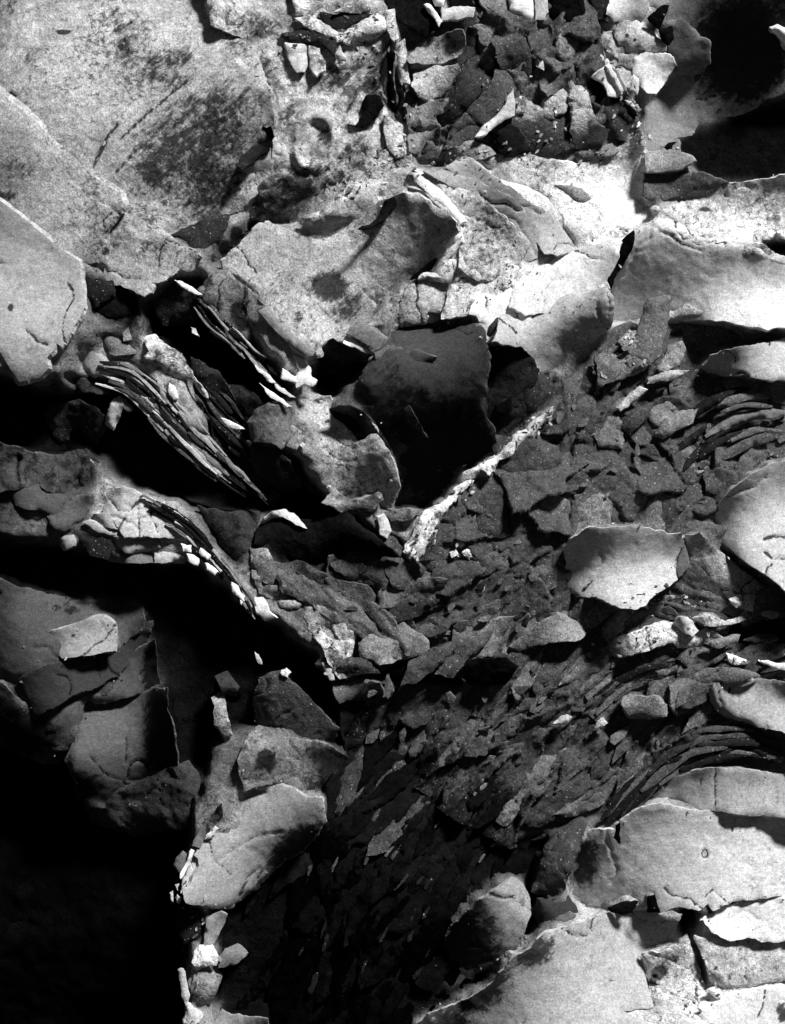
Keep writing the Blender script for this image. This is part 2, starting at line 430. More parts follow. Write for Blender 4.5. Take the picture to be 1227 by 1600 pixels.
# ------------------------------------------------------------------ the setting: the rock face behind everything (mesh filled in at the end)
rock_me = bpy.data.meshes.new('rock_face')
rock = bpy.data.objects.new('rock_face', rock_me); COL.objects.link(rock)
rock.location = W(CX, CY, 0)
tag(rock, 'rough rock face behind the peeling sheets, black in its deep hollows', kind='structure')
rock_me.materials.append(MAT['base'])

G_UL, G_UC, G_R, G_L = 'straight edged sheets at upper left', 'pale sheets of the upper middle', 'smooth pale slabs of the right side', 'dark sheets of the lower left'
def S(name, label, poly, tones, mat='paper', **k): return sheet(name, poly, tones, mat, label=label, **k)
def Ck(poly, tones, mat='paper', name='flake', **k):
    k.setdefault('parent', rock); k.setdefault('sp', 3.0)
    return sheet(name, poly, tones, mat, **k)

# ------------------------------------------------------------------ how the broken beds lie
def flow(x, y):
    """lie of the flakes, degrees up to the right"""
    pts = [(900,620,58),(820,700,50),(990,560,40),(1050,640,35),(1130,640,30),(1180,620,20),(1000,720,-50),(900,760,20),(780,800,10),(700,870,25),(600,920,-35),(850,880,60),(850,1040,42),(950,1080,40),(780,1120,45),(900,1180,45),(700,1200,50),(620,1300,55),(760,1300,58),(1000,1220,42),(500,1400,70),(870,1260,48),(1100,900,-30),(1060,760,45)]
    T = np.array(pts, float); w = 1/((T[:, 0]-x)**2+(T[:, 1]-y)**2+400)**1.5
    a = np.radians(T[:, 2]*2); return math.atan2((w*np.sin(a)).sum(), (w*np.cos(a)).sum())/2
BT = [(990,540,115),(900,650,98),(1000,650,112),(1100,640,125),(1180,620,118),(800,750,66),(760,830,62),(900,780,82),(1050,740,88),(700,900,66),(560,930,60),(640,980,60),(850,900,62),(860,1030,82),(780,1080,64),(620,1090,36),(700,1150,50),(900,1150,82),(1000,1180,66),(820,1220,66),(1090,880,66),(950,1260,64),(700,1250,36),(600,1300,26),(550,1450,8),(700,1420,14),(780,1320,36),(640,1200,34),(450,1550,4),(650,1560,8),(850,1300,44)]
BEDP = [(970,515),(1130,510),(1240,525),(1240,720),(1150,730),(1080,830),(1060,960),(1130,1050),(1060,1200),(960,1290),(890,1300),(830,1380),(830,1440),(740,1420),(690,1500),(620,1600),(450,1600),(450,1400),(520,1280),(530,1130),(560,1070),(560,1000),(520,900),(600,880),(660,870),(735,765),(865,650)]
AV = [[(945,420),(1290,330),(1290,526),(1000,520),(945,514)],[(1075,530),(1256,500),(1256,610),(1090,604)],[(880,1400),(890,1320),(960,1270),(1050,1240),(1240,1240),(1240,1620),(620,1660),(640,1600),(690,1500),(740,1400),(800,1365),(840,1400)],[(300,1240),(500,1225),(515,1300),(400,1420),(280,1420)],[(865,800),(950,795),(1075,815),(1075,905),(975,965),(930,950),(865,935)],[(1115,820),(1140,764),(1200,725),(1256,700),(1256,960),(1200,905),(1125,845)],[(1100,572),(1150,546),(1240,530),(1240,592),(1150,585)],[(565,1005),(630,975),(668,1005),(660,1022),(595,1038)],[(940,1021),(1000,985),(1080,985),(1130,1000),(1060,1010)],[(1105,1075),(1150,1060),(1240,1065),(1240,1147),(1120,1110)],[(800,1010),(870,960),(912,980),(905,998)],[(705,1030),(780,966),(800,966),(770,1026)],[(735,838),(745,782),(800,755),(850,800),(830,830)],[(1090,835),(1210,940),(1100,930)],[(740,1410),(800,1372),(830,1430),(790,1500),(700,1530)],[(530,1060),(620,1042),(790,1028),(790,1066),(640,1066)],[(975,1090),(1042,1092),(1040,1118),(985,1120)]]
AV = [np.array(a, float) for a in AV]; BEDP = np.array(BEDP, float)
rr = random.Random(42)
def asp_at(x, y): return 1.3 if y < 880-.25*(x-900) else min(4.2, 1.8+(y-880)/110)
def try_spots(n, size, keep, region, far=0.0):
    tries = 0
    while len(keep) < n and tries < n*150:
        tries += 1
        x, y = rr.uniform(430, 1235), rr.uniform(510, 1600); X, Y = np.array([x]), np.array([y])
        if not inside(X, Y, BEDP)[0] or not region(x, y) or any(inside(X, Y, a)[0] for a in AV): continue
        f = flow(x, y)+rr.uniform(-.32, .32); ca, sa = math.cos(f), -math.sin(f); ok = True; asp = asp_at(x, y)*rr.uniform(.85, 1.2); s = size*rr.choice((.55, .7, .85, 1, 1, 1.2, 1.8))
        for (px, py, q_, _, _) in keep:
            u, v = (x-px)*ca+(y-py)*sa, -(x-px)*sa+(y-py)*ca
            if u*u/asp+v*v*asp < (s*.5+q_*.5)**2: ok = False; break
        if ok: keep.append((x, y, s, f, asp))
    return keep
def cell(i, sites, gap):
    """the angular piece of rock around one site, cut off by its neighbours"""
    x, y, s, f, asp = sites[i]; ca, sa = math.cos(f), -math.sin(f); k = math.sqrt(asp)
    nb = []
    for j, (px, py, *_r) in enumerate(sites):
        if j == i: continue
        u, v = ((px-x)*ca+(py-y)*sa)/k, (-(px-x)*sa+(py-y)*ca)*k
        d = u*u+v*v
        if d < (s*3.2)**2: nb.append((d, u, v))
    nb.sort(); R_ = s*1.5
    P = [(R_*math.cos(t*math.pi/5+i), R_*math.sin(t*math.pi/5+i)) for t in range(10)]
    for d, u, v in nb[:16]:
        lim = d/2; out = []
        for a in range(len(P)):
            p, q_ = P[a-1], P[a]; dp, dq = p[0]*u+p[1]*v-lim, q_[0]*u+q_[1]*v-lim
            if dp <= 0 and dq <= 0: out.append(q_)
            elif dp <= 0 < dq or dq <= 0 < dp:
                t = dp/(dp-dq); out.append((p[0]+(q_[0]-p[0])*t, p[1]+(q_[1]-p[1])*t))
                if dq <= 0: out.append(q_)
        P = out
        if len(P) < 3: return None
    cx, cy = sum(p[0] for p in P)/len(P), sum(p[1] for p in P)/len(P); m = max(.6, 1-gap/s)
    return [(x+((cx+(p[0]-cx)*m)*k)*ca-((cy+(p[1]-cy)*m)/k)*sa, y+((cx+(p[0]-cx)*m)*k)*sa+((cy+(p[1]-cy)*m)/k)*ca) for p in P]
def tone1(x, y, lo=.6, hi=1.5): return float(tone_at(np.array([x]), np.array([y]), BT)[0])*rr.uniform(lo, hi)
up = lambda x, y: y < 1240-.12*abs(x-800) and x > 540

up = lambda x, y: y < 1230 and x > 540
sit_bed = try_spots(250, 50, [], up)
sit_black = try_spots(120, 44, [], lambda x, y: not up(x, y) and y > 1200 and x < 800)
def facets(sites, tilt, depth, fine, wid=3.5):
    """broken skin of the bed: warped facets, each with its own tilt, parted by cracks that come and go"""
    S = np.array([q for q in sites]); q_ = np.random.default_rng(len(sites))
    tx, ty, lift = q_.normal(0, tilt, len(S)), q_.normal(0, tilt, len(S)), q_.normal(0, 1.6, len(S))
    ca, sa, k = np.cos(S[:, 3]), -np.sin(S[:, 3]), np.sqrt(S[:, 4])
    def f(x, y):
        wx = x+6*fbm(x, y, 42, 901, 3, .5); wy = y+6*fbm(x, y, 42, 907, 3, .5)
        out = np.zeros(len(x))
        for a in range(0, len(x), 4000):
            b = slice(a, a+4000)
            dx, dy = wx[b, None]-S[None, :, 0], wy[b, None]-S[None, :, 1]
            u, v = (dx*ca+dy*sa)/k, (-dx*sa+dy*ca)*k
            d = np.sqrt(u*u+v*v)/S[:, 2]*40
            o = np.argpartition(d, 1, axis=1)[:, :2]; r_ = np.arange(len(d))
            d0, d1 = d[r_, o[:, 0]], d[r_, o[:, 1]]; sw = d1 < d0; i0 = np.where(sw, o[:, 1], o[:, 0])
            gap = np.abs(d1-d0)
            out[b] = u[r_, i0]*tx[i0]+v[r_, i0]*ty[i0]+lift[i0]-depth*np.exp(-(gap/wid)**1.4)*np.clip(fbm(x[b], y[b], 70, 911, 2)*1.6+.65, 0, 1.25)
        gx_, gy_ = np.meshgrid(np.arange(420, 1400, 40.), np.arange(480, 1740, 40.)); F_ = np.array([flow(p, w) for p, w in zip(gx_.ravel(), gy_.ravel())]).reshape(gx_.shape)
        ii = np.clip(((x-420)/40).round().astype(int), 0, gx_.shape[1]-1); jj = np.clip(((y-480)/40).round().astype(int), 0, gx_.shape[0]-1)
        # ridges combed along the lie of the stone, blended between neighbouring lies
        for an in (.35, .75, 1.05, -.6):
            w = np.clip(1-np.abs(np.arctan2(np.sin(2*(F_[jj, ii]-an)), np.cos(2*(F_[jj, ii]-an)))/2)/.42, 0, 1)
            c, s_ = math.cos(an), -math.sin(an); uu, vv = x*c+y*s_, -x*s_+y*c
            n_ = fbm(uu/55, (vv+6*fbm(x, y, 60, 931, 2))/9, 1.0, 921, 3, .6)
            out += fine*w*(n_-.5*np.abs(n_))*np.clip((y-600)/300, .45, 1.5)
        return out
    return f

# ---- black beds low in the picture and the gritty bed on the right
black_stone = S('black_bed', 'broad black bed filling the bottom middle of the rock',
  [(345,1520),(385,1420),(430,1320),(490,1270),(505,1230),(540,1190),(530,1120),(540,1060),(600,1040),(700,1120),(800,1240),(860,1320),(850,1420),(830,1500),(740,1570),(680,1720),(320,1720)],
  [(500,1350,12),(560,1300,22),(650,1250,34),(700,1150,45),(600,1100,38),(550,1500,6),(700,1500,12),(780,1350,32),(400,1600,3),(640,1620,10)], 'black_stone', h0=-70, stains=[(560,1520,230,150,0,1.0),(480,1380,90,90,0,1.0),(720,1480,120,90,0,.8)], alb=.007, rough=4, rscale=60, sp=4.5, amp=80, cat='rock bed', kind='structure', sit=False, terr=2, dip=0, detail=facets(sit_black, .16, 5, 2.2))  # near-black stone, darkened further by patches over its lower part
bed = S('gritty_bed', 'dark gritty rock bed covered in small broken flakes, right of centre',
  [(965,508),(1030,500),(1130,505),(1240,520),(1256,520),(1256,1275),(1227,1270),(1060,1250),(960,1285),(890,1300),(800,1330),(720,1290),(640,1230),(540,1200),(525,1070),(560,1000),(500,940),(515,870),(600,862),(640,880),(660,830),(735,755),(800,705),(870,640),(900,580)],
  [(990,540,80),(900,650,80),(1000,650,90),(1100,640,95),(1180,620,90),(800,750,62),(760,830,58),(900,780,75),(1050,740,80),(1100,700,60),(700,900,62),(600,900,60),(560,940,58),(640,1000,50),(850,900,55),(860,1030,70),(780,1080,55),(650,1080,30),(700,1150,42),(900,1150,70),(1000,1180,62),(820,1220,58),(1090,880,60),(1100,1180,45),(950,1260,60),(700,1250,30)],
  'grit', h0=-18, rough=1.6, rscale=30, sp=3.0, terr=2, amp=85, deg=6, cat='rock bed', kind='structure', sit=False, dip=0, stains=[(640,1215,120,55,-20,.7),(740,1280,110,60,-20,.8),(560,1130,60,70,0,.7),(850,1330,90,60,-20,.6),(700,1060,150,24,-5,.5)], detail=facets(sit_bed, .28, 7, 2.6, 2.0))

# ---- upper left: large straight edged sheets
S('rock_sheet', 'large pale sooty sheet filling the upper left corner',
  [(-75,-120),(330,-120),(345,-10),(350,40),(385,52),(400,90),(425,150),(430,200),(395,255),(402,300),(372,330),(330,342),(300,356),(262,368),(215,350),(180,320),(140,285),(0,160),(-75,60)],
  [(60,60,178),(10,8,95),(100,100,186),(150,90,196),(60,170,142),(120,190,140),(200,150,165),(230,130,190),(310,30,200),(280,80,160),(350,100,150),(330,200,130),(300,280,120),(250,250,130),(350,250,115),(185,235,160)],
  'speck', h0=-6, T=9, bev=3, group=G_UL, sp=4,
  stains=[(300,220,125,78,-40,.66),(255,110,80,40,35,.5),(215,45,60,34,60,.45),(360,235,70,50,-40,.55),(262,92,52,24,-10,.62),(190,55,14,70,-15,.6),(345,170,60,40,-40,.6),(330,290,60,38,-30,.72),(240,275,40,22,40,.75),(10,5,22,18,0,.5),(120,230,28,18,30,.42),(45,90,18,22,0,.4),(100,50,12,4,0,1),(375,70,40,26,20,.55),(210,30,30,30,0,.4)],
  lines=[([(292,128),(262,152),(228,182),(190,218)],2.6,2.5,.9),([(186,195),(168,218),(148,262)],3,3,.9),([(250,200),(210,240),(182,270)],2.5,2.5,.7),([(350,175),(320,195),(290,225)],2.2,2,.7),([(160,5),(180,40),(205,95)],4,1.5,.5)]+[([(178+a,282+b),(290+a*.8,180+b*.6),(392+a*.5,92+b*.5)],w,.6,m) for a,b,w,m in ((10,6,6,.42),(28,14,4,.5),(44,20,8,.38),(62,26,3,.55),(84,30,7,.4),(104,36,4,.5),(124,44,9,.42),(-14,-8,3,.35))])
S('rock_sheet', 'grey straight edged sheet lapped over the large sooty sheet at upper left',
  [(-75,60),(0,143),(75,208),(148,277),(190,305),(197,322),(180,348),(168,365),(162,410),(120,418),(0,335),(-75,270)],
  [(20,200,150),(60,240,146),(20,280,70),(45,262,95),(90,290,172),(60,330,150),(130,330,120),(100,240,155),(150,300,150)],
  'speck', h0=6, T=12, bev=9, jag=.8, edge_w=1.8, dip=0, cap=60, q=90, group=G_UL, stains=[(42,265,30,26,0,.5),(15,308,24,12,0,.62),(62,250,14,10,0,.4)])
Ck([(128,330),(150,320),(162,325),(166,338),(178,348),(166,362),(160,380),(145,385),(138,370),(125,350)], [(135,360,80),(155,335,60),(165,350,50)], 'speck', h0=8)
Ck([(262,366),(300,350),(312,342),(330,340),(356,333),(358,350),(345,374),(330,382),(305,390),(290,382)], 42, 'grit', h0=-12, gap=-2, q=50)
S('rock_sheet', 'mottled pale sheet with ragged right edge below the sooty sheet',
  [(160,345),(178,352),(192,333),(215,340),(240,360),(262,368),(282,385),(302,390),(316,402),(300,424),(283,420),(278,427),(258,440),(243,442),(232,438),(243,450),(240,459),(228,466),(213,456),(190,446),(168,440),(160,410),(160,380)],
  [(200,380,138),(240,390,168),(190,420,155),(240,430,190),(220,455,172),(280,395,128)], 'speck', h0=0, group=G_UL, stains=[(235,385,22,14,0,.5),(215,400,10,16,20,.4)])
S('rock_sheet', 'large smooth grey sheet with straight upper edge and torn bottom at the left edge',
  [(-75,240),(0,314),(38,341),(85,380),(112,401),(128,410),(131,422),(130,440),(135,460),(138,485),(122,515),(104,546),(96,540),(92,552),(82,562),(84,578),(70,592),(38,600),(20,570),(0,537),(-75,420)],
  [(30,380,152),(30,440,168),(90,470,188),(60,520,174),(110,500,165),(40,580,150),(70,580,115),(10,500,155),(120,440,145),(10,340,120)],
  'paper', h0=16, T=11, bev=6, jag=1.0, edge_w=1.6, dip=0, cap=60, q=88, group=G_UL, lines=[([(50,520),(62,530),(68,538),(82,542)],3,3,.8)], stains=[(25,485,5,7,0,.8),(55,360,30,16,30,.25)])
Ck([(103,402),(112,404),(125,414),(122,417),(108,410)], 235, h0=24)
Ck([(118,425),(150,440),(178,440),(180,462),(150,480),(135,470)], 30, 'grit', h0=0)
Ck([(150,440),(190,446),(215,458),(214,490),(170,500),(142,490),(140,465)], 20, 'black_stone', h0=-14)

# ---- left: curved ledge, crumbs and leaves in the black hollow
S('rock_ledge', 'bright curved ledge like a bent spine in the black hollow at left',
  [(122,552),(135,545),(160,552),(190,560),(215,575),(232,596),(220,595),(205,587),(180,585),(160,587),(145,590),(128,580)], [(130,565,100),(150,570,172),(200,573,196),(225,590,150),(160,584,120)], h0=-20, curl=-4, cat='rock ledge')
Ck([(155,520),(170,518),(195,532),(215,552),(200,554),(180,556),(160,550),(154,535)], [(170,535,95),(200,548,130)], 'grit', h0=-14)
S('crumbling_chunk', 'crumbly pale mottled chunk with a pointed lower tip in the left hollow',
  [(225,530),(240,522),(262,540),(285,552),(295,575),(305,590),(315,605),(324,620),(310,606),(300,592),(270,592),(255,580),(240,565),(225,558),(235,550),(228,540)], [(240,535,215),(270,560,205),(290,585,120),(255,572,150)], 'crust', h0=0, bumps=[(250,545,12,10,0,6)], cat='rock chunk')
Ck([(190,520),(200,510),(203,530),(192,532)], 120, 'crust', h0=-10)
Ck([(298,510),(305,513),(312,526),(300,520)], 170, 'crust', h0=-5)
Ck([(175,622),(185,618),(192,632),(184,650),(174,671),(163,660),(168,640)], [(170,660,150),(180,630,200),(188,632,120)], h0=-25)
Ck([(186,620),(192,622),(204,638),(200,641),(190,634)], 120, h0=-22)
Ck([(178,592),(205,592),(212,596),(205,603),(183,600)], 120, h0=-24)
Ck([(183,605),(200,602),(214,603),(205,612),(190,610)], 165, h0=-26)
Ck([(100,590),(130,585),(180,596),(175,615),(120,612)], [(120,600,40),(170,600,70)], 'grit', h0=-36)
Ck([(78,595),(90,590),(92,600),(72,616)], 60, 'grit', h0=-10)
S('rock_flake', 'grey tapering flake among the thin leaves of the left stack',
  [(277,628),(295,640),(310,655),(326,681),(305,676),(290,672),(280,655)], [(285,640,150),(305,665,125),(320,678,90)], h0=0, cat='flake')
Ck([(265,600),(272,604),(278,622),(272,624),(264,612)], 205, h0=4)
Ck([(244,590),(251,593),(262,618),(269,635),(258,628),(250,610)], 165, h0=-4)
Ck([(345,652),(352,655),(365,662),(381,670),(370,671),(355,665)], 220, h0=4)
Ck([(273,437),(284,440),(300,449),(316,460),(304,459),(285,448)], 220, h0=2)
S('rock_flake', 'dark mottled flake with torn lower point above the black split',
  [(325,428),(345,425),(365,435),(385,445),(392,470),(386,495),(394,515),(386,549),(372,540),(352,515),(330,480),(308,458),(318,445)], [(335,440,90),(350,470,110),(370,520,118),(378,495,25),(380,540,110)], 'crust', h0=-6, cat='flake', stains=[(375,495,14,26,-20,.9)])
clod = S('rock_clod', 'dim fuzzy rounded clods of rock at the left edge below the black hollow',
  [(-75,690),(0,690),(40,705),(80,710),(130,700),(152,720),(148,750),(125,772),(105,782),(70,768),(60,757),(30,765),(0,770),(-75,770)],
  [(20,725,60),(40,750,75),(80,740,85),(120,730,50),(100,762,70),(80,712,25),(10,700,25),(140,740,30)], 'crust', h0=-22, rough=4, rscale=25, bumps=[(85,742,26,18,0,10),(15,735,22,22,0,8),(125,735,14,16,0,7)], cat='rock clod', lines=[([(28,715),(26,735),(30,752)],4,6,.8),([(125,720),(120,745),(110,760)],4,6,.8)])

# ---- left: ledge of split plates over the black shelf
S('rock_plate', 'dull grey plate at the left end of the split ledge',
  [(12,768),(40,757),(60,757),(72,770),(98,773),(112,778),(102,797),(88,812),(62,797),(25,790)], [(40,775,70),(80,790,95),(95,780,60)], h0=-12, cat='rock plate')
Ck([(100,777),(142,770),(146,785),(137,800),(131,815),(112,826),(95,829),(77,816),(72,806),(92,800)], [(90,812,95),(125,790,100),(135,780,40)], h0=-6)
Ck([(38,800),(62,800),(72,808),(66,814),(46,812)], 95, h0=-18)
Ck([(92,840),(115,832),(121,842),(115,852),(98,859)], [(100,848,110),(115,842,170)], h0=-10)
S('rock_plate', 'white ribbed plate of the split ledge, its right tip pinched into thin leaves',
  [(158,771),(180,762),(210,765),(250,790),(280,815),(303,840),(290,846),(260,840),(230,838),(195,840),(186,827),(172,808),(152,797)],
  [(180,780,150),(220,800,205),(200,825,195),(260,830,190),(290,842,150),(170,795,140)], h0=0, T=9, cat='rock plate',
  lines=[([(190,820),(230,805),(262,800)],1.6,1.5,.5),([(200,790),(240,800),(270,822)],1.8,1.5,.5),([(241,815),(247,832)],2.2,3,.9),([(196,810),(186,826)],2,3,.9)], curl=3)
Ck([(146,802),(170,802),(181,815),(184,827),(165,823),(146,812)], [(150,806,100),(172,815,190)], h0=3)
Ck([(130,816),(140,813),(165,825),(181,831),(181,836),(155,831)], 165, h0=0)
Ck([(178,839),(200,838),(230,839),(248,845),(250,856),(225,861),(195,863),(181,852)], [(190,845,110),(220,855,165),(245,850,130)], h0=-6)
Ck([(166,850),(180,856),(195,865),(240,862),(241,880),(205,879),(168,876)], [(175,865,60),(220,872,120)], h0=-14)
Ck([(240,862),(262,860),(284,862),(294,868),(286,879),(241,880)], 165, h0=-12)
Ck([(120,835),(165,840),(178,852),(168,876),(140,868)], 26, 'grit', h0=-24)
for p_ in ([(284,850),(300,852),(299,863),(287,861)],[(293,866),(310,874),(309,882),(298,878)],[(315,858),(329,868),(326,873),(316,866)],[(322,880),(341,893),(336,898),(324,890)],[(363,910),(372,916),(383,932),(381,939),(370,931),(364,920)],[(376,938),(380,940),(378,944)]):
    Ck(p_, 235, h0=14, T=4)

# ---- lower left: dark sheets peeling in the shade
S('rock_sheet', 'dim weathered sheet at the left edge under the black shelf',
  [(-75,905),(0,905),(40,920),(90,935),(130,944),(170,940),(215,946),(222,970),(213,990),(196,1000),(186,1008),(176,1022),(140,1030),(95,1040),(62,1046),(40,1057),(28,1068),(0,1068),(-75,1060)],
  [(20,935,53),(90,950,93),(60,990,79),(150,960,93),(205,975,67),(20,1040,57),(-60,1000,43),(10,1062,43)], h0=-40, T=8, bev=3, group=G_L, stains=[(105,955,14,9,0,.6),(85,950,8,8,0,.6)], curl=4)
S('rock_sheet', 'grey flap with straight lower edge lying bright on the dim sheets at lower left',
  [(42,1018),(60,1000),(78,986),(110,977),(140,966),(160,964),(175,976),(177,1000),(178,1018),(140,1025),(108,1029),(95,1030),(82,1020),(62,1018)],
  [(60,1010,64),(100,1000,120),(150,1000,160),(165,975,142),(120,1020,155)], h0=-26, T=9, bev=2, jag=1.6, group=G_L, curl=2, stains=[(113,994,5,3,-30,.9)])
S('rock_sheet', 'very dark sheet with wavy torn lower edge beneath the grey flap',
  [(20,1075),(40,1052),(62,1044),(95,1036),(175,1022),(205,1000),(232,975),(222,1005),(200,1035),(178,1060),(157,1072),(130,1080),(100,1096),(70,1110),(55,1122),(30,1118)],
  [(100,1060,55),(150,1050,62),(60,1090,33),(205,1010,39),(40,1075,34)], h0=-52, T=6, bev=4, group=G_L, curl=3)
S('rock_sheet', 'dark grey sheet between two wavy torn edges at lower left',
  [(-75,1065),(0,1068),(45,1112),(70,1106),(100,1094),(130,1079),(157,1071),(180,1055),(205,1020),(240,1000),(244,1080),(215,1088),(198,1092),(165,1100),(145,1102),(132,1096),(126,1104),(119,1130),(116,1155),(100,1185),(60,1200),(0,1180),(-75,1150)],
  [(100,1115,71),(180,1075,84),(70,1150,39),(215,1050,67),(236,1040,15),(20,1110,17),(-60,1110,9),(60,1190,22)], h0=-62, T=6, bev=3, group=G_L, alb=.07, stains=[(244,1050,26,50,0,1.0),(30,1150,60,40,0,.9)])  # soft shade along the right edge painted in as a dark patch
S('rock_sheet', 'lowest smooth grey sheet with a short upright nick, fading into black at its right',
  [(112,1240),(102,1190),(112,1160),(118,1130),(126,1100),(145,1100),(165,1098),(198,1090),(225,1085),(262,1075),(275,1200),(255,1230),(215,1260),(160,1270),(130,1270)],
  [(150,1150,116),(170,1110,101),(200,1140,95),(226,1140,57),(250,1140,3),(262,1200,3),(160,1200,73),(120,1230,39),(200,1210,60),(210,1180,69)], h0=-72, T=6, bev=3, group=G_L, stains=[(252,1140,30,110,0,1.0),(120,1235,40,30,0,.8)], lines=[([(193,1158),(192,1195)],3,2.5,.7)], amp=110)  # fade into shade at the right painted over the grey
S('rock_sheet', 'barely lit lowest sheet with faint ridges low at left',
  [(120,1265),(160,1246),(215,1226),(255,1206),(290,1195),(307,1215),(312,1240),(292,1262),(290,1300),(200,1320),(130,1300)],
  [(280,1235,60),(230,1250,41),(180,1262,26),(300,1220,52),(220,1300,9)], 'black_stone', h0=-88, alb=.06, group=G_L, rough=3, lines=[([(150,1245),(200,1230),(250,1205)],4,4,.6)])
Ck([(258,1203),(268,1206),(277,1222),(264,1220)], 6, 'black_stone', h0=-64)  # dark notch: its shade put in as a black flake
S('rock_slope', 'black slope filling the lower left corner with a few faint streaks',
  [(-75,1150),(60,1180),(110,1230),(180,1290),(270,1300),(290,1420),(290,1500),(275,1720),(-75,1720)], [(50,1220,19),(100,1290,17),(150,1400,3),(50,1500,2),(200,1600,2),(230,1350,7)], 'black_stone', h0=-230, alb=.002, rough=6, rscale=50, sp=7, amp=160, cat='rock slope', kind='structure', sit=False)
for p_ in ([(26,1208),(34,1218),(39,1236),(33,1230)],[(84,1286),(92,1295),(108,1326),(98,1312)],[(213,1330),(220,1338),(226,1364),(220,1352)],[(90,1250),(105,1255),(113,1285),(98,1276)]):
    Ck(p_, 30, 'grit', h0=-250, cap=60, q=60, T=4, dip=4)

# ---- bottom, left of middle: the pale slab and its crumbs
S('rock_slab', 'pale slab with pointed lower end standing out of the black at bottom left',
  [(380,1241),(400,1235),(440,1230),(480,1245),(505,1242),(512,1280),(490,1310),(460,1340),(425,1365),(400,1395),(375,1412),(355,1425),(338,1422),(318,1416),(300,1410),(292,1402),(288,1390),(304,1366),(310,1346),(303,1336),(320,1315),(338,1300),(350,1300),(366,1270)],
  [(400,1260,192),(450,1250,165),(492,1260,110),(320,1340,186),(350,1350,180),(310,1400,195),(385,1320,145),(425,1315,70),(375,1385,150),(350,1415,130),(470,1290,60),(430,1345,24),(480,1310,20),(500,1300,16)],
  'paper', h0=-10, T=9, bev=2.5, jag=4.5, cat='rock slab', stains=[(465,1330,60,34,-45,.95),(420,1385,34,22,-40,.85)], lines=[([(335,1350),(370,1325),(400,1308),(440,1300)],3,2.5,.6),([(372,1405),(385,1375),(402,1360)],3,3,.7)], amp=100)
Ck([(300,1322),(315,1292),(335,1270),(347,1255),(347,1275),(328,1300),(312,1326)], [(310,1312,110),(335,1275,60)], 'crust', h0=-18)
Ck([(320,1312),(336,1292),(341,1296),(330,1306)], 205, h0=-4)
for p_, t_ in (([(286,1330),(291,1335),(283,1366),(274,1352)],105),([(299,1328),(303,1330),(291,1360),(283,1373),(282,1365)],225),([(298,1350),(301,1360),(292,1386),(283,1396),(286,1376)],190),([(274,1382),(280,1380),(278,1392)],210),([(266,1395),(270,1392),(270,1408)],190),([(277,1398),(283,1404),(279,1412)],180)):
    Ck(p_, t_, h0=6, T=4)
Ck([(280,1418),(310,1418),(322,1440),(324,1462),(308,1475),(285,1480),(270,1450)], 24, 'grit', h0=-30)
Ck([(322,1440),(345,1426),(354,1430),(342,1460),(333,1477),(318,1484)], [(330,1465,150),(345,1440,110)], h0=-14)
Ck([(303,1490),(312,1480),(330,1479),(339,1495),(336,1510),(320,1513),(307,1519),(299,1505)], [(312,1495,230),(330,1500,190)], 'crust', h0=-8, bumps=[(318,1498,10,9,0,4)])
Ck([(341,1515),(338,1500),(350,1485),(370,1480),(386,1492),(370,1508),(347,1515)], 112, h0=-16)
Ck([(303,1525),(320,1515),(335,1514),(343,1530),(335,1555),(325,1575),(314,1586),(300,1572),(296,1545)], [(320,1535,120),(310,1565,70),(335,1525,140)], 'crust', h0=-20)
Ck([(277,1518),(285,1516),(290,1535),(295,1558),(290,1573),(283,1560)], 185, h0=-12)
Ck([(288,1572),(295,1573),(313,1591),(306,1605),(300,1680),(284,1680),(286,1600)], 175, h0=-8)
Ck([(333,1606),(345,1583),(360,1590),(420,1588),(420,1680),(330,1680)], [(345,1595,170),(390,1598,60)], h0=-16)

# ---- grey rough columns left of the lower middle
Ck([(328,1092),(345,1085),(352,1110),(362,1150),(350,1166),(334,1140)], [(340,1100,150),(345,1140,100)], 'crust', h0=-30)
S('rock_hump', 'rough grey hump with cracked top just above the pale bottom slab',
  [(372,1205),(374,1180),(388,1155),(408,1132),(440,1138),(452,1155),(480,1158),(520,1168),(545,1182),(515,1212),(497,1242),(470,1242),(440,1228),(400,1232),(380,1238)],
  [(390,1170,135),(420,1150,125),(405,1190,90),(460,1185,85),(500,1185,70),(450,1220,110),(520,1190,50)], 'crust', h0=-26, cat='rock hump', stains=[(415,1190,16,20,20,1)])
S('rock_hump', 'dim smooth column standing in the black cleft left of centre',
  [(398,1142),(393,1090),(404,1060),(438,1050),(470,1078),(500,1110),(530,1140),(520,1165),(470,1158),(440,1140)], [(440,1080,52),(450,1110,48),(410,1100,12),(490,1140,34),(425,1130,30)], 'grit', h0=-44, cat='rock hump', alb=.05)
Ck([(440,1049),(447,1045),(454,1052),(448,1059),(441,1056)], 210, 'crust', h0=-16)
Ck([(398,1020),(404,1024),(409,1038),(402,1036)], 180, h0=-10)

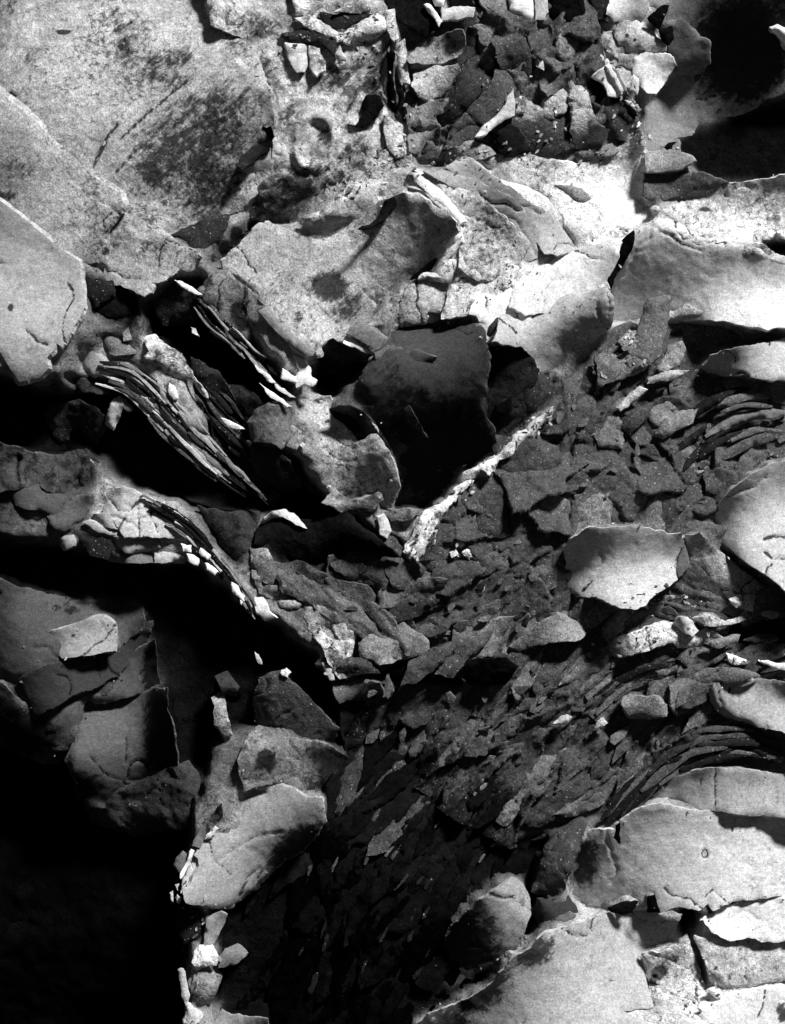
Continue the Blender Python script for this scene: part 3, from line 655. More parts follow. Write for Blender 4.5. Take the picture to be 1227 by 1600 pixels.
# ---- top middle: the pale crust
S('crust_sheet', 'pale speckled crust with a raised ring on it at upper middle',
  [(300,-120),(640,-120),(640,20),(612,60),(622,120),(640,200),(645,262),(600,275),(545,290),(500,320),(470,350),(420,350),(385,330),(392,270),(425,255),(425,150),(405,110),(380,60),(330,40)],
  [(340,20,200),(400,20,165),(430,50,130),(560,80,150),(500,70,150)]+[(430,110,140),(470,130,190),(460,200,175),(440,250,150),(520,150,165),(560,130,150),(600,130,150),(590,240,165),(550,260,150),(480,300,110),(430,310,95),(620,220,170),(510,260,180)],
  'crust', h0=-12, cap=4, dip=18, rough=4, rscale=26, T=10, group=G_UC, cat='rock crust', rings=[(492,222,30,44,7,11)],
  stains=[(508,212,14,18,0,.75),(488,240,10,12,0,.5),(470,290,60,26,-40,.75),(520,280,30,30,0,.6),(415,170,26,40,10,.6),(560,200,30,14,40,.3),(440,330,50,24,-50,.8),(400,40,55,28,10,.6),(590,110,26,60,5,.62),(430,300,60,36,-40,.75),(525,120,44,26,-20,.66),(560,232,22,30,0,.6),(614,225,18,40,0,.6),(405,130,36,60,0,.62),(470,60,60,16,10,.55),(450,180,30,20,-40,.55),(540,110,40,18,-20,.6)], lines=[([(560,90),(555,150),(535,190)],5,4,.6),([(590,160),(600,210),(590,250)],5,4,.5)])
Ck([(537,192),(555,195),(566,180),(567,162),(574,150),(592,151),(599,165),(590,182),(578,191),(568,199),(556,197)], 16, 'black_stone', dip=6, q=45, gap=-1, h0=2)  # black flake stands in for the shade of a hole
S('rock_flake', 'soft black oval flake at the right edge of the sooty upper left sheet',
  [(372,262),(390,235),(402,208),(412,198),(426,200),(429,215),(422,235),(405,245),(398,256),(380,270)], [(410,215,22),(390,250,50)], 'black_stone', h0=-10, gap=-2, q=50, cap=30, dip=8, cat='flake')
Ck([(445,66),(462,68),(478,71),(481,100),(476,113),(465,113),(455,100)], 196, dip=6, q=45, gap=-1, h0=3)
Ck([(482,72),(500,75),(508,110),(495,120),(485,105)], [(490,80,140),(500,110,185)], 'crust', dip=6, q=45, gap=-1, h0=1)
Ck([(532,71),(541,94),(530,94),(524,85)], 185, dip=6, q=45, gap=-1, h0=6)
Ck([(440,52),(470,45),(500,45),(520,52),(534,76),(522,88),(505,70),(480,66),(452,66)], 40, 'grit', dip=6, q=45, gap=-1, h0=2)
Ck([(500,18),(525,22),(545,20),(582,22),(560,34),(530,46),(510,40)], 36, 'grit', dip=6, q=45, gap=-1, h0=0)
S('rock_flake', 'pale lens shaped flake lying across the top edge, left of the black hollows',
  [(527,50),(545,42),(560,35),(590,20),(602,26),(606,45),(585,58),(560,66),(545,68),(534,60)], [(545,52,190),(590,35,215),(570,58,150)], 'speck', h0=6, cat='flake')
Ck([(520,20),(540,5),(560,-2),(572,0),(580,14),(562,23),(545,19)], [(545,12,195),(570,8,140)], 'speck', dip=6, q=45, gap=-1, h0=4)
Ck([(452,-20),(500,-20),(505,8),(490,20),(462,22)], [(470,5,225),(495,10,150)], 'crust', dip=6, q=45, gap=-1, h0=2)
Ck([(460,28),(485,25),(515,40),(535,58),(528,66),(505,52),(478,42)], 195, 'crust', dip=6, q=45, gap=-1, h0=4)
Ck([(600,-20),(680,-20),(686,18),(690,38),(672,48),(666,56),(640,40),(620,32),(606,12)], 20, 'black_stone', dip=6, q=45, gap=-1, h0=-6)
Ck([(690,14),(710,8),(742,12),(738,26),(716,31),(690,31)], 186, dip=6, q=45, gap=-1, h0=0)
Ck([(672,-15),(692,-15),(692,6),(680,8)], 250, dip=6, q=45, gap=-1, h0=6)
Ck([(663,8),(670,8),(692,34),(686,42),(678,28)], 235, dip=6, q=45, gap=-1, h0=6)
Ck([(695,-20),(765,-20),(764,6),(735,10),(705,8)], 18, 'black_stone', dip=6, q=45, gap=-1, h0=-8)
Ck([(600,20),(616,14),(624,60),(616,66),(606,48)], 170, 'crust', dip=6, q=45, gap=-1, h0=4)
# upright fissure, its shade put in as black flakes, and its pale rims
Ck([(611,64),(616,90),(614,120),(619,150),(622,175),(631,190),(626,200),(617,186),(608,170),(605,140),(607,110),(606,85)], 6, 'black_stone', dip=6, q=45, gap=-1, h0=-2, T=3)
Ck([(620,140),(630,132),(634,165),(640,190),(630,186),(623,165)], 14, 'black_stone', dip=6, q=45, gap=-1, h0=-2, T=3)
Ck([(600,178),(612,185),(628,208),(634,240),(620,245),(606,230),(600,205)], 180, 'crust', dip=6, q=45, gap=-1, h0=1)
Ck([(618,70),(632,60),(636,95),(640,130),(626,128),(619,100)], 165, 'crust', dip=6, q=45, gap=-1, h0=0)

rw = random.Random(9); sit_wall = []
for _ in range(900):
    x, y = rw.uniform(600, 1020), rw.uniform(-60, 270); s_ = rw.choice((26, 34, 46, 60))
    if all((x-p[0])**2+(y-p[1])**2 > ((s_+p[2])*.48)**2 for p in sit_wall): sit_wall.append((x, y, s_, math.radians(rw.gauss(62, 16)), rw.uniform(1.3, 2.4)))
# ---- top, right of middle: dark hollows and scalloped plates
S('hollow_wall', 'dark scooped wall of the hollows along the top right of middle',
  [(630,40),(700,20),(780,-20),(920,-20),(940,60),(945,120),(1000,160),(1005,215),(960,240),(905,255),(850,248),(790,240),(740,240),(690,255),(650,255),(638,200),(625,120)],
  [(660,90,95),(700,120,70),(700,200,50),(750,90,40),(800,60,40),(780,180,60),(850,60,70),(900,60,70),(860,210,45),(930,200,60),(660,220,120),(800,225,60)], 'grit', h0=-16, rough=4, rscale=34, amp=50, sit=False, cat='rock wall', kind='structure', alb=.09, terr=2.5, detail=facets(sit_wall, .42, 5, 1.6, 3.5))
S('rock_plate', 'grey rounded plate under the black hollow at the top, right of the fissure',
  [(634,95),(642,82),(655,68),(682,55),(722,48),(728,70),(716,86),(692,97),(662,100),(640,100)], [(650,85,140),(690,80,110),(715,60,45),(700,92,150)], 'crust', dip=6, q=68, gap=2, h0=-14, cat='rock plate')
S('rock_plate', 'pale rounded plate with a thin dark upper crack right of the upright fissure',
  [(648,108),(668,101),(700,102),(716,99),(719,111),(706,130),(690,150),(672,156),(655,150),(643,135)], [(660,120,190),(690,115,150),(705,110,110),(665,145,175),(690,145,110)], 'crust', dip=6, q=68, gap=2, h0=-10, cat='rock plate')
Ck([(638,158),(668,156),(702,152),(692,175),(681,180),(690,196),(665,202),(640,192)], [(650,168,150),(675,180,90),(685,160,110)], 'crust', dip=6, q=68, gap=2, h0=-14)
Ck([(636,200),(665,204),(688,198),(684,225),(660,240),(640,235)], [(650,215,130),(675,220,40)], 'crust', dip=6, q=68, gap=2, h0=-16)
S('rock_plate', 'long dark concave plate curving down below the top hollows',
  [(732,42),(760,58),(776,100),(770,122),(748,150),(720,178),(692,232),(678,228),(688,190),(684,178),(700,150),(718,112),(712,95),(726,70)], [(745,60,30),(755,100,60),(725,140,40),(700,190,24),(690,220,20),(718,105,50)], 'grit', dip=6, q=68, gap=2, h0=-12, cat='rock plate')
S('rock_plate', 'second dark scalloped plate, right of the long concave one',
  [(776,100),(800,118),(806,138),(792,162),(772,182),(755,202),(742,216),(702,232),(690,232),(702,205),(722,180),(750,152),(770,122)], [(785,125,75),(760,160,66),(730,200,56),(705,225,80)], 'grit', dip=6, q=68, gap=2, h0=-4, cat='rock plate')
S('rock_flake', 'bright wedge along the scalloped plates, pointing up to the right',
  [(744,214),(757,196),(776,178),(786,162),(802,138),(806,160),(803,180),(790,186),(770,198),(755,212)], [(755,208,225),(785,178,205),(798,155,190)], dip=6, q=68, gap=2, h0=2, cat='flake')
Ck([(778,205),(800,190),(815,205),(830,232),(800,243),(780,236)], 24, 'black_stone', dip=6, q=68, gap=2, h0=-6)
Ck([(735,-20),(765,-20),(790,-5),(802,28),(815,62),(802,70),(785,40),(765,22),(755,10)], [(765,5,120),(790,30,120),(805,60,60)], 'grit', dip=6, q=68, gap=2, h0=-8)
Ck([(795,-20),(825,-20),(835,8),(834,32),(818,30),(800,18)], [(815,10,245),(830,28,225)], dip=6, q=68, gap=2, h0=0)
Ck([(830,-20),(852,-20),(858,20),(850,32),(836,33),(836,5)], [(845,15,170)], dip=6, q=68, gap=2, h0=-4)
Ck([(740,40),(752,38),(770,52),(765,72),(752,66)], 120, 'crust', dip=6, q=68, gap=2, h0=-4)
Ck([(757,60),(775,62),(784,85),(770,95),(757,85)], 125, 'crust', dip=6, q=68, gap=2, h0=-6)
Ck([(825,60),(835,35),(855,40),(861,60),(871,80),(866,105),(850,116),(835,105),(830,85)], [(845,60,90),(855,100,55)], 'grit', dip=6, q=68, gap=2, h0=-8)
Ck([(833,72),(845,75),(855,90),(850,110),(838,104)], [(840,95,160)], 'crust', dip=6, q=68, gap=2, h0=-2)
Ck([(860,40),(890,33),(912,60),(927,92),(915,106),(895,101),(880,96),(868,76)], [(885,50,130),(900,85,120),(880,85,90),(920,95,70)], 'crust', dip=6, q=68, gap=2, h0=-8)
Ck([(852,-20),(905,-20),(917,30),(927,62),(926,82),(905,52),(880,33),(860,30)], 12, 'black_stone', dip=6, q=68, gap=2, h0=-10)
Ck([(917,-20),(950,-20),(955,18),(950,36),(935,30),(925,10)], 30, 'grit', dip=6, q=68, gap=2, h0=-8)
S('rock_plate', 'grey column shaped plate with pale left rim, left of the round black hole',
  [(898,100),(926,98),(930,120),(920,150),(930,190),(952,205),(942,226),(900,237),(890,202),(895,170),(888,150)], [(905,130,170),(903,165,160),(910,190,110),(930,210,45),(900,225,90)], 'crust', dip=6, q=68, gap=2, h0=-6, cat='rock plate')
Ck([(800,40),(818,62),(828,85),(832,112),(846,121),(843,160),(822,150),(806,138),(800,118),(778,98),(765,65),(785,45)], [(800,70,55),(815,110,26),(825,140,60),(785,60,90)], 'grit', dip=6, q=68, gap=2, h0=-12)
Ck([(806,160),(822,152),(845,165),(866,184),(850,187),(820,197),(800,190),(803,178)], [(815,175,160),(840,180,110),(808,188,120)], 'crust', dip=6, q=68, gap=2, h0=-8)
Ck([(847,118),(868,105),(880,97),(897,102),(889,125),(891,148),(880,140),(856,152),(845,140)], [(870,120,80),(885,140,50),(860,145,120)], 'grit', dip=6, q=68, gap=2, h0=-6)
Ck([(940,228),(965,217),(980,222),(960,241),(905,254),(900,238)], [(960,225,110),(920,245,70)], 'crust', dip=6, q=68, gap=2, h0=-8)
Ck([(690,236),(740,218),(780,238),(760,246),(720,250),(692,256)], [(720,235,60),(760,240,150)], 'crust', dip=6, q=68, gap=2, h0=-12)
Ck([(926,60),(938,76),(950,98),(964,102),(946,106),(930,118),(926,96)], [(940,90,150),(930,110,100)], 'crust', dip=6, q=68, gap=2, h0=-8)
Ck([(845,165),(855,150),(880,138),(892,160),(880,175),(865,182)], [(860,160,120),(880,150,150),(865,176,160)], 'crust', dip=6, q=68, gap=2, h0=-6)
Ck([(800,188),(860,175),(890,180),(899,205),(900,228),(860,241),(800,238)], [(840,200,50),(880,215,58),(820,230,50)], 'grit', dip=6, q=68, gap=2, h0=-8)
Ck([(812,150),(824,155),(820,175),(806,178)], 190, 'crust', dip=6, q=68, gap=2, h0=0)
Ck([(918,122),(930,122),(945,128),(952,150),(970,152),(965,160),(938,160),(925,150)], 8, 'black_stone', dip=6, q=68, gap=2, h0=-4)  # round hole, its shade put in as a black flake
S('rock_flake', 'dark triangular flake under the white splinters at upper right',
  [(928,160),(970,160),(990,178),(997,200),(978,221),(965,216),(950,192)], [(945,170,60),(975,200,66),(985,185,40)], 'grit', dip=6, q=68, gap=2, h0=0, cat='flake')
Ck([(974,164),(984,166),(995,180),(990,183)], 8, 'black_stone', dip=6, q=68, gap=2, h0=6)
S('rock_splinter', 'cluster of white splintered chips beside the round black hole',
  [(926,120),(940,110),(950,104),(960,120),(973,146),(965,153),(950,151),(943,132)], [(935,120,170),(955,140,245),(950,115,210)], dip=6, q=68, gap=2, h0=8, cat='splinter', curl=3)
for p_, t_ in (([(945,105),(950,102),(962,118),(974,143),(970,146)],215),([(956,108),(962,112),(976,138),(980,150),(974,142)],120),([(975,158),(985,160),(1003,172),(998,176)],200),([(985,142),(990,120),(996,125),(994,148)],180)):
    Ck(p_, t_, dip=6, q=68, gap=2, h0=18, T=4)

# ---- right of top: pale plates and the big dark slab with its black hollow
S('rock_plate', 'small pale plate at the top edge, left of the dark right hand slab',
  [(945,24),(954,-20),(1002,-20),(1013,14),(1002,30),(978,30),(960,34)], [(958,8,245),(985,10,150),(965,26,170)], h0=0, cat='rock plate')
Ck([(1010,-20),(1048,-20),(1042,12),(1032,20),(1015,12)], 150, h0=0)
S('rock_plate', 'white plate with two pinholes and a dark lower crack at upper right',
  [(958,48),(970,33),(1005,33),(1026,50),(1041,72),(1036,83),(1005,75),(980,79),(968,66)], [(980,50,170),(1005,55,215),(1030,72,150),(990,70,190)], 'speck', h0=2, cat='rock plate', stains=[(992,63,3,3,0,1),(980,56,3,3,0,1)], curl=2)
Ck([(936,44),(958,42),(965,68),(968,90),(950,96),(940,78)], [(950,60,160),(955,85,100)], 'crust', h0=-2)
Ck([(968,84),(990,80),(992,112),(980,105),(966,100)], [(978,92,120)], 'crust', h0=-4)
S('rock_plate', 'bright rounded plate left of the big dark slab, below the pinholed one',
  [(988,88),(1010,80),(1036,85),(1052,90),(1057,102),(1042,126),(1025,148),(1010,146),(1000,130),(990,115)], [(1005,110,205),(1015,130,240),(1030,105,190),(1045,98,150)], h0=2, cat='rock plate')
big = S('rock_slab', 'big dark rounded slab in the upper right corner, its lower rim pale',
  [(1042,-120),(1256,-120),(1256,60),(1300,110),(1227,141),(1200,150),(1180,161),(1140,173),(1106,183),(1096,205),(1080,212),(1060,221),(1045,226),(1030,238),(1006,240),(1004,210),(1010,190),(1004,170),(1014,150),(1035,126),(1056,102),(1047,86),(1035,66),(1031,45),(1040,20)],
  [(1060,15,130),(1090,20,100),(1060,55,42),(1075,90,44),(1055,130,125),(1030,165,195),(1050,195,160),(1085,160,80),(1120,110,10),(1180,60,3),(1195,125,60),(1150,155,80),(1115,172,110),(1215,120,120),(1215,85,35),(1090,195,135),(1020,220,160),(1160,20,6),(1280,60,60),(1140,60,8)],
  'paper', h0=-10, T=13, bev=2, deg=6, amp=240, sit=False, cat='rock slab', group=G_R, stains=[(1165,70,85,85,0,1.0),(1080,75,40,45,0,.62),(1240,40,80,60,0,.8)], lines=[([(1056,100),(1070,108),(1105,95),(1112,70)],2,1,.3)])  # dark patches paint the slab's turn into shade
Ck([(1026,18),(1042,12),(1030,48),(1022,40),(1012,30)], 10, 'black_stone', h0=18)
Ck([(1030,50),(1048,44),(1050,62),(1042,72)], 14, 'black_stone', h0=20)
Ck([(1040,30),(1062,28),(1078,36),(1095,55),(1110,65),(1112,95),(1090,104),(1062,96),(1048,72)], [(1060,50,60),(1090,80,44)], 'paper', h0=-20, T=3, gap=-3, q=40, cap=60, alb=.12, dip=6)
Ck([(1200,44),(1213,40),(1240,52),(1260,70),(1232,75),(1222,66)], 250, h0=30)
S('rock_plate', 'speckled white field of stone in the bright middle of the upper right',
  [(700,250),(735,246),(770,262),(800,240),(832,240),(870,250),(905,255),(945,240),(975,225),(1000,208),(1006,220),(1009,300),(1004,311),(1026,320),(1023,336),(1000,347),(985,362),(950,372),(925,380),(900,368),(880,338),(858,305),(830,290),(800,285),(760,270)],
  [(850,268,215),(930,310,248),(985,330,252),(985,280,190),(985,240,165),(940,350,245),(815,262,190),(740,256,180),(890,340,220)], 'speck', h0=-14, T=6, sit=False, group=G_UC, cat='rock plate', stains=[(975,245,18,22,0,.42),(830,255,12,20,30,.3),(912,310,3,12,25,.7)], lines=[([(838,262),(848,254)],2,2,.8),([(852,270),(866,258)],2,2,.6)])
Ck([(868,288),(890,289),(915,299),(926,308),(915,314),(890,306)], [(890,298,110),(915,306,140)], 'grit', h0=-20, T=3)
Ck([(1008,240),(1035,235),(1060,219),(1062,240),(1080,245),(1087,252),(1066,265),(1040,268),(1009,269)], [(1030,250,165),(1065,250,140),(1040,262,120)], 'speck', h0=8)
Ck([(1008,268),(1066,266),(1100,270),(1140,285),(1085,296),(1060,306),(1035,316),(1020,312),(1008,305)], [(1040,285,72),(1020,300,100),(1100,280,60)], 'grit', h0=-6)
Ck([(1045,224),(1058,222),(1050,234),(1036,238)], 16, 'black_stone', h0=12)
S('rock_slab', 'pale pitted slab under the black hollow at the right edge',
  [(1018,326),(1040,314),(1060,306),(1086,296),(1130,286),(1200,280),(1256,262),(1256,400),(1230,372),(1215,360),(1205,372),(1190,371),(1178,381),(1120,380),(1090,370),(1060,347),(1035,338)],
  [(1100,320,185),(1200,296,110),(1200,340,190),(1160,368,235),(1200,360,220),(1060,330,215),(1130,300,150),(1300,320,150)], 'speck', h0=-4, T=9, group=G_R, cat='rock slab', stains=[(1105,326,14,5,10,.7),(1190,310,14,8,0,.5),(1215,340,8,14,0,.5)])

# ---- upper middle: mottled slab, diagonal terraces, folded strips
S('rock_sheet', 'speckled grey middle slab with a sooty blot and a dark right corner',
  [(345,405),(370,385),(400,352),(418,345),(440,355),(470,368),(500,372),(530,350),(570,330),(600,312),(630,305),(655,310),(690,333),(712,353),(715,366),(690,396),(660,421),(640,441),(610,462),(590,486),(572,502),(560,508),(545,521),(520,535),(515,545),(496,556),(470,531),(445,516),(435,500),(415,480),(400,460),(380,440),(350,422)],
  [(390,400,155),(450,440,175),(470,490,208),(490,520,198),(430,380,175),(520,400,150),(560,430,155),(620,420,132),(600,375,165),(640,370,105),(670,350,66),(695,370,56),(560,480,105),(680,395,60),(640,325,70),(550,360,150)],
  'speck', h0=0, T=10, bev=3, group=G_UC, stains=[(516,446,34,26,20,.95),(540,478,42,32,0,.62),(465,495,8,18,0,.6),(430,460,10,6,0,.5),(445,430,22,12,-40,.4),(665,355,26,40,-40,.3)], lines=[([(455,345),(470,362),(465,372)],4,4,.8)])
S('rock_sheet', 'pale crumpled sheet curling over the top of the speckled slab',
  [(535,300),(548,276),(590,262),(632,262),(648,282),(642,292),(618,306),(600,318),(575,312),(552,318),(540,340),(505,345),(490,355),(470,340),(500,330)],
  [(560,285,195),(610,272,170),(600,300,185),(520,335,150),(635,285,120)], 'crust', h0=8, group=G_UC, lines=[([(575,275),(610,280),(640,278)],3,4,.9)], rough=2.5)
Ck([(600,318),(628,304),(642,300),(636,312),(610,330),(600,348),(580,360),(560,362),(590,345)], [(610,320,14),(590,350,30)], 'black_stone', h0=10)
Ck([(636,296),(660,302),(690,330),(713,354),(700,372),(690,350),(672,330),(650,315)], [(660,312,48),(690,345,50)], 'grit', h0=14)
S('terrace_sheet', 'highest diagonal terrace sheet, next below the speckled white field',
  [(695,262),(712,248),(735,247),(762,268),(800,293),(830,318),(872,343),(895,372),(905,388),(870,402),(850,398),(840,380),(815,345),(790,322),(760,305),(725,285)], [(730,260,165),(770,285,135),(800,320,110),(850,350,170),(870,385,200),(830,340,150)], h0=0, group=G_UC, curl=1, dip=3, T=6)
S('terrace_sheet', 'second diagonal terrace sheet with scalloped dark shaded edge',
  [(662,270),(690,264),(722,274),(748,283),(775,298),(802,312),(836,347),(856,372),(850,392),(842,402),(815,410),(800,380),(775,345),(745,315),(700,290)], [(690,272,180),(730,290,140),(780,310,105),(810,350,130),(840,385,150),(800,330,100),(740,300,150)], h0=8, cap=30, group=G_UC, curl=1, dip=3, T=8)
S('terrace_sheet', 'broad third diagonal terrace sheet, speckled and pale at its foot',
  [(645,265),(665,268),(700,288),(722,295),(758,318),(790,341),(800,352),(828,382),(818,400),(812,412),(790,428),(770,440),(745,440),(715,420),(720,380),(722,345),(700,312)], [(660,272,190),(710,302,170),(760,330,135),(790,360,120),(770,400,185),(740,370,195),(740,425,190),(720,400,190)], 'speck', h0=16, cap=40, group=G_UC, curl=1, dip=3, T=8, stains=[(763,378,7,6,0,.6)])
S('terrace_sheet', 'narrow white rim sheet along the dark corner of the speckled slab',
  [(640,268),(660,276),(702,312),(722,338),(728,348),(718,352),(725,380),(712,395),(700,410),(690,402),(708,380),(716,362),(712,350),(690,328),(664,300),(648,285)], [(660,290,220),(690,315,245),(715,340,235),(710,390,190)], h0=18, T=8, group=G_UC)
S('rock_sheet', 'pale blank sheet at the foot of the diagonal terraces',
  [(652,437),(680,425),(700,408),(725,402),(760,408),(800,410),(830,424),(805,446),(772,456),(746,467),(736,448),(700,440)], [(680,432,180),(720,420,205),(770,420,195),(760,445,215),(800,430,210)], 'speck', h0=6, group=G_UC)
S('rock_sheet', 'soft grey sheet left of the two pale tabs in the middle',
  [(565,512),(592,485),(612,465),(640,446),(660,436),(690,435),(702,441),(696,475),(686,500),(640,508),(622,508),(608,528),(600,532),(580,518)], [(600,495,140),(640,465,165),(680,450,172),(670,490,150),(620,500,120)], 'speck', h0=10, group=G_UC, stains=[(600,500,24,20,0,.35)])
Ck([(702,442),(735,443),(746,455),(741,475),(733,493),(690,500),(696,475)], [(715,470,215),(735,460,170),(700,490,190)], 'speck', h0=14, stains=[(728,450,20,4,0,.5)])
Ck([(654,437),(668,432),(692,434),(682,428),(660,424)], 235, h0=4)
Ck([(640,438),(655,424),(682,406),(676,416),(655,434)], 12, 'black_stone', h0=18)
S('rock_sheet', 'white glaring sheet slit by one dark gash, right of the pale tabs',
  [(743,468),(772,456),(800,444),(822,440),(828,500),(812,542),(770,537),(757,536),(752,515),(745,498),(732,492)], [(760,480,245),(790,470,240),(800,520,235),(765,520,238)], h0=8, group=G_UC)
Ck([(756,536),(766,512),(784,488),(793,478),(792,487),(778,515),(764,536)], [(765,525,30),(785,490,60)], 'grit', h0=16)
S('rock_sheet', 'upper pale lobed sheet joining the white glare to the big right slab',
  [(795,482),(800,446),(830,426),(870,402),(910,387),(950,376),(972,380),(962,410),(948,440),(954,452),(920,475),(860,490),(820,495)], [(830,425,215),(900,415,235),(850,455,230),(900,460,200),(935,440,170),(945,395,180),(810,470,235)], h0=6, group=G_UC, lines=[([(845,460),(862,440),(885,435)],2,2,.6)])
S('rock_sheet', 'lower lobed sheet with torn ragged tongue pointing down',
  [(792,480),(812,476),(850,472),(880,464),(915,458),(946,449),(956,470),(956,492),(953,511),(940,521),(915,539),(905,530),(895,536),(884,540),(888,551),(876,571),(862,586),(846,583),(838,576),(830,556),(815,543),(795,541),(765,538),(778,510)],
  [(820,485,215),(860,485,185),(905,472,180),(935,462,110),(840,525,155),(880,525,110),(932,505,58),(860,560,125),(795,520,220),(910,500,100)], h0=14, T=9, group=G_UC, curl=-1)
Ck([(945,450),(945,436),(958,402),(972,378),(988,364),(987,390),(975,415),(960,436),(955,452)], 10, 'black_stone', h0=-6)  # black flake stands in for the shaded gap
S('rock_slab', 'large smooth slab at the right edge, glowing white along its lower rim',
  [(985,366),(1010,351),(1030,341),(1060,347),(1090,369),(1120,380),(1190,383),(1227,400),(1256,410),(1256,505),(1227,512),(1196,518),(1165,511),(1130,502),(1080,498),(1030,498),(990,500),(955,504),(950,490),(955,455),(958,436),(975,406)],
  [(1000,385,140),(1050,365,160),(1030,420,98),(1080,440,110),(1000,450,112),(1150,405,80),(1205,400,38),(1150,450,195),(1200,470,250),(1100,480,195),(1000,490,145),(1180,508,252),(1120,375,120),(970,470,95),(1300,460,240)],
  'paper', h0=-12, T=13, bev=2, deg=6, amp=150, sit=False, cat='rock slab', group=G_R, stains=[(1200,385,40,16,0,.6)], lines=[([(1048,370),(1065,382),(1095,392)],2,2,.8)])

# ---- centre: the dark bowl
Ck([(405,488),(420,480),(446,511),(470,535),(494,551),(490,557),(480,560),(458,546),(430,516)], [(430,500,120),(470,545,128)], h0=10, jag=1.2)
S('folded_strip', 'short grey folded strip with a white lower fold beside the sooty blot',
  [(563,504),(603,530),(590,549),(545,523)], [(575,522,105)], h0=22, T=10, bev=6, jag=.8, cat='folded strip')
Ck([(540,525),(560,532),(588,549),(583,556),(565,549),(536,540)], 252, h0=14, jag=1)
Ck([(500,540),(520,530),(540,540),(580,555),(572,575),(545,585),(510,580),(495,560)], 6, 'black_stone', h0=-6)
Ck([(455,550),(470,558),(485,575),(487,590),(496,595),(490,603),(475,600),(464,606),(463,590),(470,580),(464,565)], 235, h0=12)
Ck([(442,577),(452,585),(464,596),(450,593),(441,591)], 245, h0=14)
for p_, t_ in (([(398,570),(412,580),(431,598),(424,597),(404,580)],225),([(430,600),(445,607),(463,622),(454,621),(435,608)],205),([(406,599),(430,617),(456,636),(449,637),(424,622)],235)):
    Ck(p_, t_, h0=12, T=4)
S('rock_flake', 'dim mottled flake left of the dark central bowl',
  [(398,640),(420,628),(440,625),(457,640),(462,660),(452,668),(454,682),(441,702),(425,692),(398,690),(385,660)], [(415,640,50),(445,670,100),(430,690,90),(400,660,60)], 'crust', h0=-12, cat='flake')
Ck([(448,664),(465,668),(482,680),(470,694),(460,690),(455,676)], 120, 'crust', h0=0)
S('rock_sheet', 'pale side of the central bowl, shading from white at left to black',
  [(462,622),(490,614),(516,618),(522,635),(548,636),(575,655),(598,690),(615,722),(625,760),(612,792),(560,794),(545,797),(517,792),(510,775),(500,750),(490,725),(474,710),(468,695),(480,680),(465,665),(460,640)],
  [(480,640,195),(495,680,205),(525,690,165),(500,735,170),(530,765,110),(560,715,82),(590,760,30),(535,650,150),(505,622,70),(565,780,60),(600,710,20),(515,780,150)],
  'speck', h0=0, T=9, group='sheets of the dark central bowl', amp=90, stains=[(498,625,10,6,0,.7),(512,658,5,3,-20,1)])
Ck([(517,640),(530,635),(548,636),(572,648),(597,682),(614,716),(602,724),(575,702),(545,668)], 5, 'black_stone', h0=8, T=4)
Ck([(503,786),(520,765),(530,770),(545,785),(575,775),(590,770),(599,780),(586,796),(560,801),(540,799),(520,791)], [(520,780,150),(580,782,110),(550,795,70)], 'crust', h0=6)
bowl = S('rock_sheet', 'big black right side of the central bowl with a torn top edge',
  [(560,600),(568,582),(582,565),(590,545),(605,530),(620,505),(650,501),(700,495),(735,491),(750,497),(758,520),(757,540),(763,560),(757,600),(754,640),(772,670),(775,695),(748,728),(722,745),(702,765),(690,780),(660,800),(618,797),(600,780),(625,742),(605,692),(572,652)],
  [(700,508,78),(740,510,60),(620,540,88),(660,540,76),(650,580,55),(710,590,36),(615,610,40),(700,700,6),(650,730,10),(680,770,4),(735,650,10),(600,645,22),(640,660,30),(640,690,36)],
  'paper', h0=-2, T=9, bev=2.5, group='sheets of the dark central bowl', alb=.042, amp=190, sit=False, stains=[(690,705,95,85,20,1.0),(640,640,50,50,0,.7),(610,590,30,40,0,.5)])  # shade of the lower bowl painted in as dark patches
Ck([(585,552),(605,540),(640,545),(682,560),(666,566),(640,586),(612,576),(588,566)], [(600,555,95),(640,560,80),(660,562,62)], 'paper', h0=-30, cap=80, q=45, gap=-2, dip=8)
Ck([(563,588),(580,598),(612,620),(640,636),(660,668),(667,682),(640,662),(600,628),(575,608)], [(585,605,62),(640,650,26)], 'grit', h0=-40, cap=90, q=45, gap=-1, bev=3)
S('rock_sheet', 'black ragged sheet right of the central bowl',
  [(757,540),(776,538),(815,542),(830,556),(838,575),(842,582),(836,600),(822,606),(812,638),(792,650),(776,680),(760,692),(754,640),(758,600)], [(790,560,16),(820,570,20),(780,620,8),(770,660,6)], 'black_stone', h0=-6, T=8, group='sheets of the dark central bowl', alb=.02, sit=False, amp=60)
S('rock_sheet', 'dark grey sheet tucked between the black ragged sheet and the pale rim',
  [(822,604),(840,584),(857,585),(872,600),(857,640),(830,662),(800,690),(782,702),(770,694),(790,652),(812,636)], [(850,600,62),(830,630,34),(790,680,48),(800,660,24)], 'grit', h0=-14, T=7, group='sheets of the dark central bowl', sit=False)
Ck([(780,632),(800,618),(800,642),(788,652),(770,648)], 6, 'black_stone', h0=12)
S('rim_flake', 'long bright splinter along the lower right rim of the central bowl',
  [(866,634),(859,652),(846,664),(819,689),(806,706),(790,711),(772,714),(764,716),(792,694),(830,660)], [(850,650,190),(820,685,200),(785,706,185)], h0=18, cat='flake', T=8, gap=8)
Ck([(723,740),(736,734),(760,720),(776,712),(802,700),(800,711),(780,719),(771,736),(764,743),(750,733),(732,743)], [(740,735,190),(780,715,205),(765,735,230)], 'crust', h0=16)
